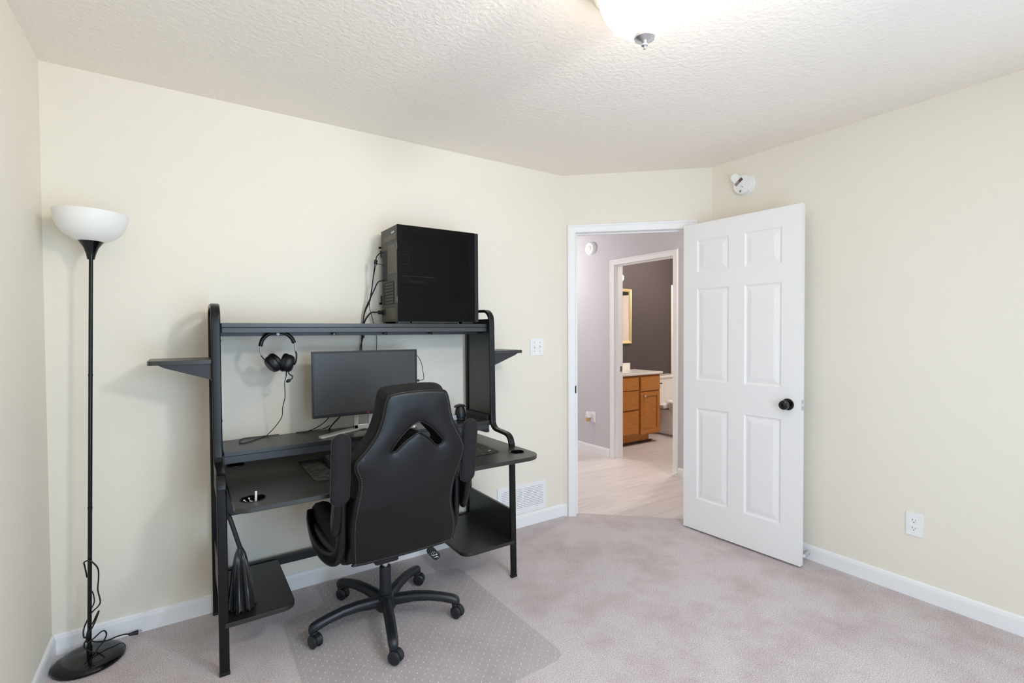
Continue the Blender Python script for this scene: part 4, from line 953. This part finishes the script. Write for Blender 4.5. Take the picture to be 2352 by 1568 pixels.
    obj('hub', G().lathe([(0, .052), (.040, .052), (.048, .062), (.052, .090), (.048, .112), (.036, .122), (.026, .128), (0, .128)], hb, n=40), M['chair_pl'], t)
    for ang in (-176, -104, -31, 41, 113):
        a = math.radians(ang); d = Vector((math.cos(a), math.sin(a), 0)); sd = Vector((-d.y, d.x, 0)); rings = []
        for r, z, w, h in ((.02, .092, .052, .052), (.07, .098, .048, .050), (.13, .106, .046, .044), (.20, .106, .045, .040), (.26, .098, .044, .038), (.305, .088, .043, .040), (.328, .080, .040, .042), (.338, .076, .030, .034), (.342, .074, .014, .02)):
            c = hb+d*r+Vector((0, 0, z)); rings.append([c+sd*u+Vector((0, 0, v)) for u, v in rrect(w, h, min(w, h)*.42, 4)])
        arm = obj('base_arm', G().loft(rings), M['chair_pl'], t, ang=70)
    # casters; each swivelled on its own
    for ang, sw in ((-176, 200), (-104, 215), (-31, 205), (41, 235), (113, 215)):
        a = math.radians(ang); c = hb+Vector((math.cos(a), math.sin(a), 0))*.322; q = math.radians(sw); ax = Vector((math.cos(q), math.sin(q), 0)); fw = Vector((-ax.y, ax.x, 0))
        wc = c+fw*.012+Vector((0, 0, .031))
        hood = G().cyl(c+Vector((0, 0, .036)), c+Vector((0, 0, .066)), .015, .017, 20, .002)
        ringsA = []
        for k in range(13):
            th = math.radians(-20+k*17); ro, ri = .0300, .020; dv = fw*-math.cos(th)+Vector((0, 0, math.sin(th)))
            ringsA.append([wc+dv*ri-ax*.008, wc+dv*ro-ax*.008, wc+dv*ro+ax*.008, wc+dv*ri+ax*.008])
        hood.loft(ringsA); hood.cyl(wc-ax*.018, wc+ax*.018, .006, n=12)
        cs = obj('caster', hood, M['chair_pl'], t, ang=50)
        for s_ in (-1, 1):
            p0 = wc+ax*s_*.0085; wh = G().lathe([(0, 0), (.0265, 0), (.0278, .003), (.0275, .010), (.024, .0135), (.017, .0150), (0, .0155)], p0, ax*s_, 32)
            obj('wheel', wh, M['chair_pl'], cs)
    # tilt lever with white pictograms
    lv = G().tube([(CX+.05, -.56, .352), (CX+.12, -.60, .345), (CX+.155, -.64, .335)], .005, 8, 5)
    lm = frame((1.372, -.690, .332), (.60, -.15, -.785), (.55, -.62, .55), (0, 0, 1))
    e1 = Vector((.62, -.20, -.76)).normalized(); ez = Vector((-.35, -.90, -.05)); ez = (ez-e1*ez.dot(e1)).normalized(); ey = ez.cross(e1); lm = frame((1.385, -.700, .348), e1, ey, ez)
    lv.prism(rrect(.070, .036, .015, 5, .018, 0), .010, lm, bev=.003)
    lo = obj('tilt_lever', lv, M['plast_b'], t)
    pk = G()
    for (a, b_, w, h, rt) in ((.022, -.008, .012, .0016, .4), (.022, -.002, .012, .0016, -.5), (.030, .004, .014, .0016, .9), (.036, -.006, .010, .0016, 1.4), (.016, .008, .006, .0016, .2), (.028, .009, .008, .0016, -.9), (.042, .004, .010, .0016, .3), (.040, -.001, .007, .0016, 2.2), (.010, .002, .005, .0016, 1.2), (.012, -.007, .005, .0016, -.3)):
        pk.box(-w/2, w/2, -h/2, h/2, .0100, .0104, mx=lm @ Matrix.Translation((a, b_, 0)) @ Matrix.Rotation(rt, 4, 'Z'))
    obj('lever_pictograms', pk, M['white_mark'], lo)
chair()

# ================================================================ bathroom
def vanity():
    x0, x1, y0, y1 = 4.46, 5.275, 1.225, BY; t = thing('bathroom_vanity', 'honey oak bathroom vanity cabinet with white sink top', 'cabinet', ((x0+x1)/2, (y0+y1)/2, 0))
    obj('carcass', G().box(x0, x1, y0, y1-.002, .095, .812, .002), M['oakframe'], t)
    obj('toe_kick', G().box(x0, x1-.12, y0+.065, y1-.02, -.006, .095).box(x0, x1-.06, y0+.058, y0+.066, -.006, .012, .001), M['oak'], t)
    obj('toe_molding', G().box(x0, x1-.09, y0+.050, y0+.062, -.007, .016, .003), M['oakdark'], t)
    def front(nm, a, b_, c, d, panel=False, knob=None):
        w = .050
        if panel: g = G().box(a, a+w, y0-.018, y0, c, d, .003).box(b_-w, b_, y0-.018, y0, c, d, .003).box(a+w-.001, b_-w+.001, y0-.018, y0, c, c+w, .003).box(a+w-.001, b_-w+.001, y0-.018, y0, d-w, d, .003)
        else: g = G().box(a, b_, y0-.018, y0, c, d, .005)
        o = obj(nm, g, M['oak'], t)
        if panel: obj('panel', G().loft([[Vector((x, y, z)) for x, z in ((a+w+q, c+w+q), (b_-w-q, c+w+q), (b_-w-q, d-w-q), (a+w+q, d-w-q))] for q, y in ((-.001, y0), (-.001, y0-.006), (.006, y0-.007), (.030, y0-.014))]), M['oak'], o)
        if knob: obj('knob', G().box(knob[0]-.014, knob[0]+.014, y0-.034, y0-.024, knob[1]-.014, knob[1]+.014, .004).cyl((knob[0], y0-.026, knob[1]), (knob[0], y0-.017, knob[1]), .006, n=12), M['nickel'], o)
    front('drawer', 4.60, 4.893, .640, .790); front('drawer', 4.60, 4.893, .415, .630); front('drawer', 4.60, 4.893, .130, .395)
    front('false_drawer', 4.925, 5.262, .620, .790); front('door', 4.925, 5.262, .108, .605, True, (4.985, .560))
    top = G().box(x0-.01, x1+.028, y0-.030, y1-.002, .812, .838, .005, 3)
    T_ = obj('countertop', top, M['counter'], t, label='white cultured marble top')
    obj('backsplash', G().box(x0-.01, 5.20, y1-.022, y1-.001, .838, .925, .003), M['counter'], T_)
    b = G().lathe([(.19, .002), (.185, .004), (.17, .001), (.0, -.0)], (4.80, 1.43, .838), n=40); obj('basin_rim', b, M['counter'], T_)
vanity()
def bmirror():
    t = thing('wall_mirror', 'rectangular mirror in a gilded frame on the dark bathroom wall', 'mirror', (4.95, BY, 1.17)); x0, x1, z0, z1 = 4.66, 5.232, 1.168, 1.862; w = .040
    prof = [(0, 0), (0, .020), (.010, .030), (.026, .024), (.035, .012), (w, .006), (w, 0)]
    rings = [[Vector((sx+kx*u, BY-d, sz+kz*u)) for u, d in prof] for sx, kx, sz, kz in ((x0, 1, z0, 1), (x0, 1, z1, -1), (x1, -1, z1, -1), (x1, -1, z0, 1))]
    obj('frame', G().loft(rings, closed=True), M['gold'], t, ang=25)
    obj('glass', G().box(x0+w-.002, x1-w+.002, BY-.008, BY-.001, z0+w-.002, z1-w+.002), M['mirror'], t)
bmirror()
def vlight():
    t = thing('vanity_light', 'bathroom vanity light bar with glowing globes above the mirror', 'wall light', (4.80, BY, 2.0))
    obj('bar', G().box(4.52, 5.04, BY-.03, BY-.001, 1.955, 2.045, .01), M['nickel'], t)
    for x in (4.58, 4.772, 4.964): obj('globe', G().ball((x, BY-.075, 1.985), .050, n=24).cyl((x, BY-.03, 1.985), (x, BY-.05, 1.985), .02, n=16), M['bulb'], t)
vlight()
def toilet():
    cx = 5.71; t = thing('toilet', 'white toilet beside the oak vanity', 'toilet', (cx, 1.4, 0))
    obj('tank', G().loft([[Vector((cx+x*(1-.05*(1-f)), 1.545+y*(1-.04*(1-f)), .385+.335*f)) for x, y in rrect(.47, .185, .03, 4)] for f in (0, .3, .7, 1)]), M['porcelain'], t)
    obj('tank_lid', G().prism(rrect(.495, .205, .03, 4, cx, 1.543), .032, Matrix.Translation((0, 0, .718)), bev=.008, seg=3), M['porcelain'], t)
    obj('flush_lever', G().cyl((cx-.19, 1.455, .655), (cx-.19, 1.435, .655), .010, n=12).box(cx-.20, cx-.13, 1.428, 1.438, .648, .662, .004), M['oakdark'], t, label='dark bronze flush lever')
    def egg(k, z, sc=1): return [Vector((cx+.185*k*math.sin(a)*(1 if math.cos(a) < 0 else .92), 1.22+(-.0)+(.27*k if math.cos(a) < 0 else .20*k)*math.cos(a), z)) for a in [2*PI*i/40 for i in range(40)]]
    obj('bowl', G().loft([egg(.62, -.006), egg(.60, .03), egg(.56, .12), egg(.66, .22), egg(.88, .32), egg(1.0, .375), egg(1.0, .395)]).box(cx-.115, cx+.115, 1.30, 1.60, -.006, .32, .03, 3).box(cx-.19, cx+.19, 1.36, 1.62, .34, .388, .012), M['porcelain'], t)
    obj('seat', G().loft([egg(1.02, .397), egg(1.03, .405), egg(1.0, .414)]), M['porcelain'], t)
    obj('seat_lid', G().loft([egg(1.0, .416), egg(1.02, .424), egg(.97, .436), egg(.5, .440)]).cyl((cx-.09, 1.40, .425), (cx-.05, 1.40, .425), .012, n=12).cyl((cx+.05, 1.40, .425), (cx+.09, 1.40, .425), .012, n=12), M['porcelain'], t)
toilet()
def tub():
    x0, x1, y0, y1 = 6.18, BE, BS+.002, BY; t = thing('bathtub', 'white bathtub with tall white surround panels at the far bathroom wall', 'bathtub', (x0, (y0+y1)/2, 0))
    g = G().box(x0, x0+.07, y0, y1-.002, -.007, .42, .01).box(x1-.07, x1-.002, y0, y1-.002, -.007, .42, .01).box(x0+.07, x1-.07, y0, y0+.08, -.007, .42, .01).box(x0+.07, x1-.07, y1-.08, y1-.002, -.007, .42, .01).box(x0+.05, x1-.05, y0+.05, y1-.05, -.007, .08)
    obj('basin', g, M['porcelain'], t)
    obj('surround', G().box(6.022, x1-.001, y1-.012, y1-.001, .42, 1.955, .003).box(x1-.012, x1-.001, y0, y1-.012, .42, 1.955, .003).box(6.05, x1-.012, y0-.001, y0+.012, .42, 1.955, .003), M['tubwhite'], t)
tub()
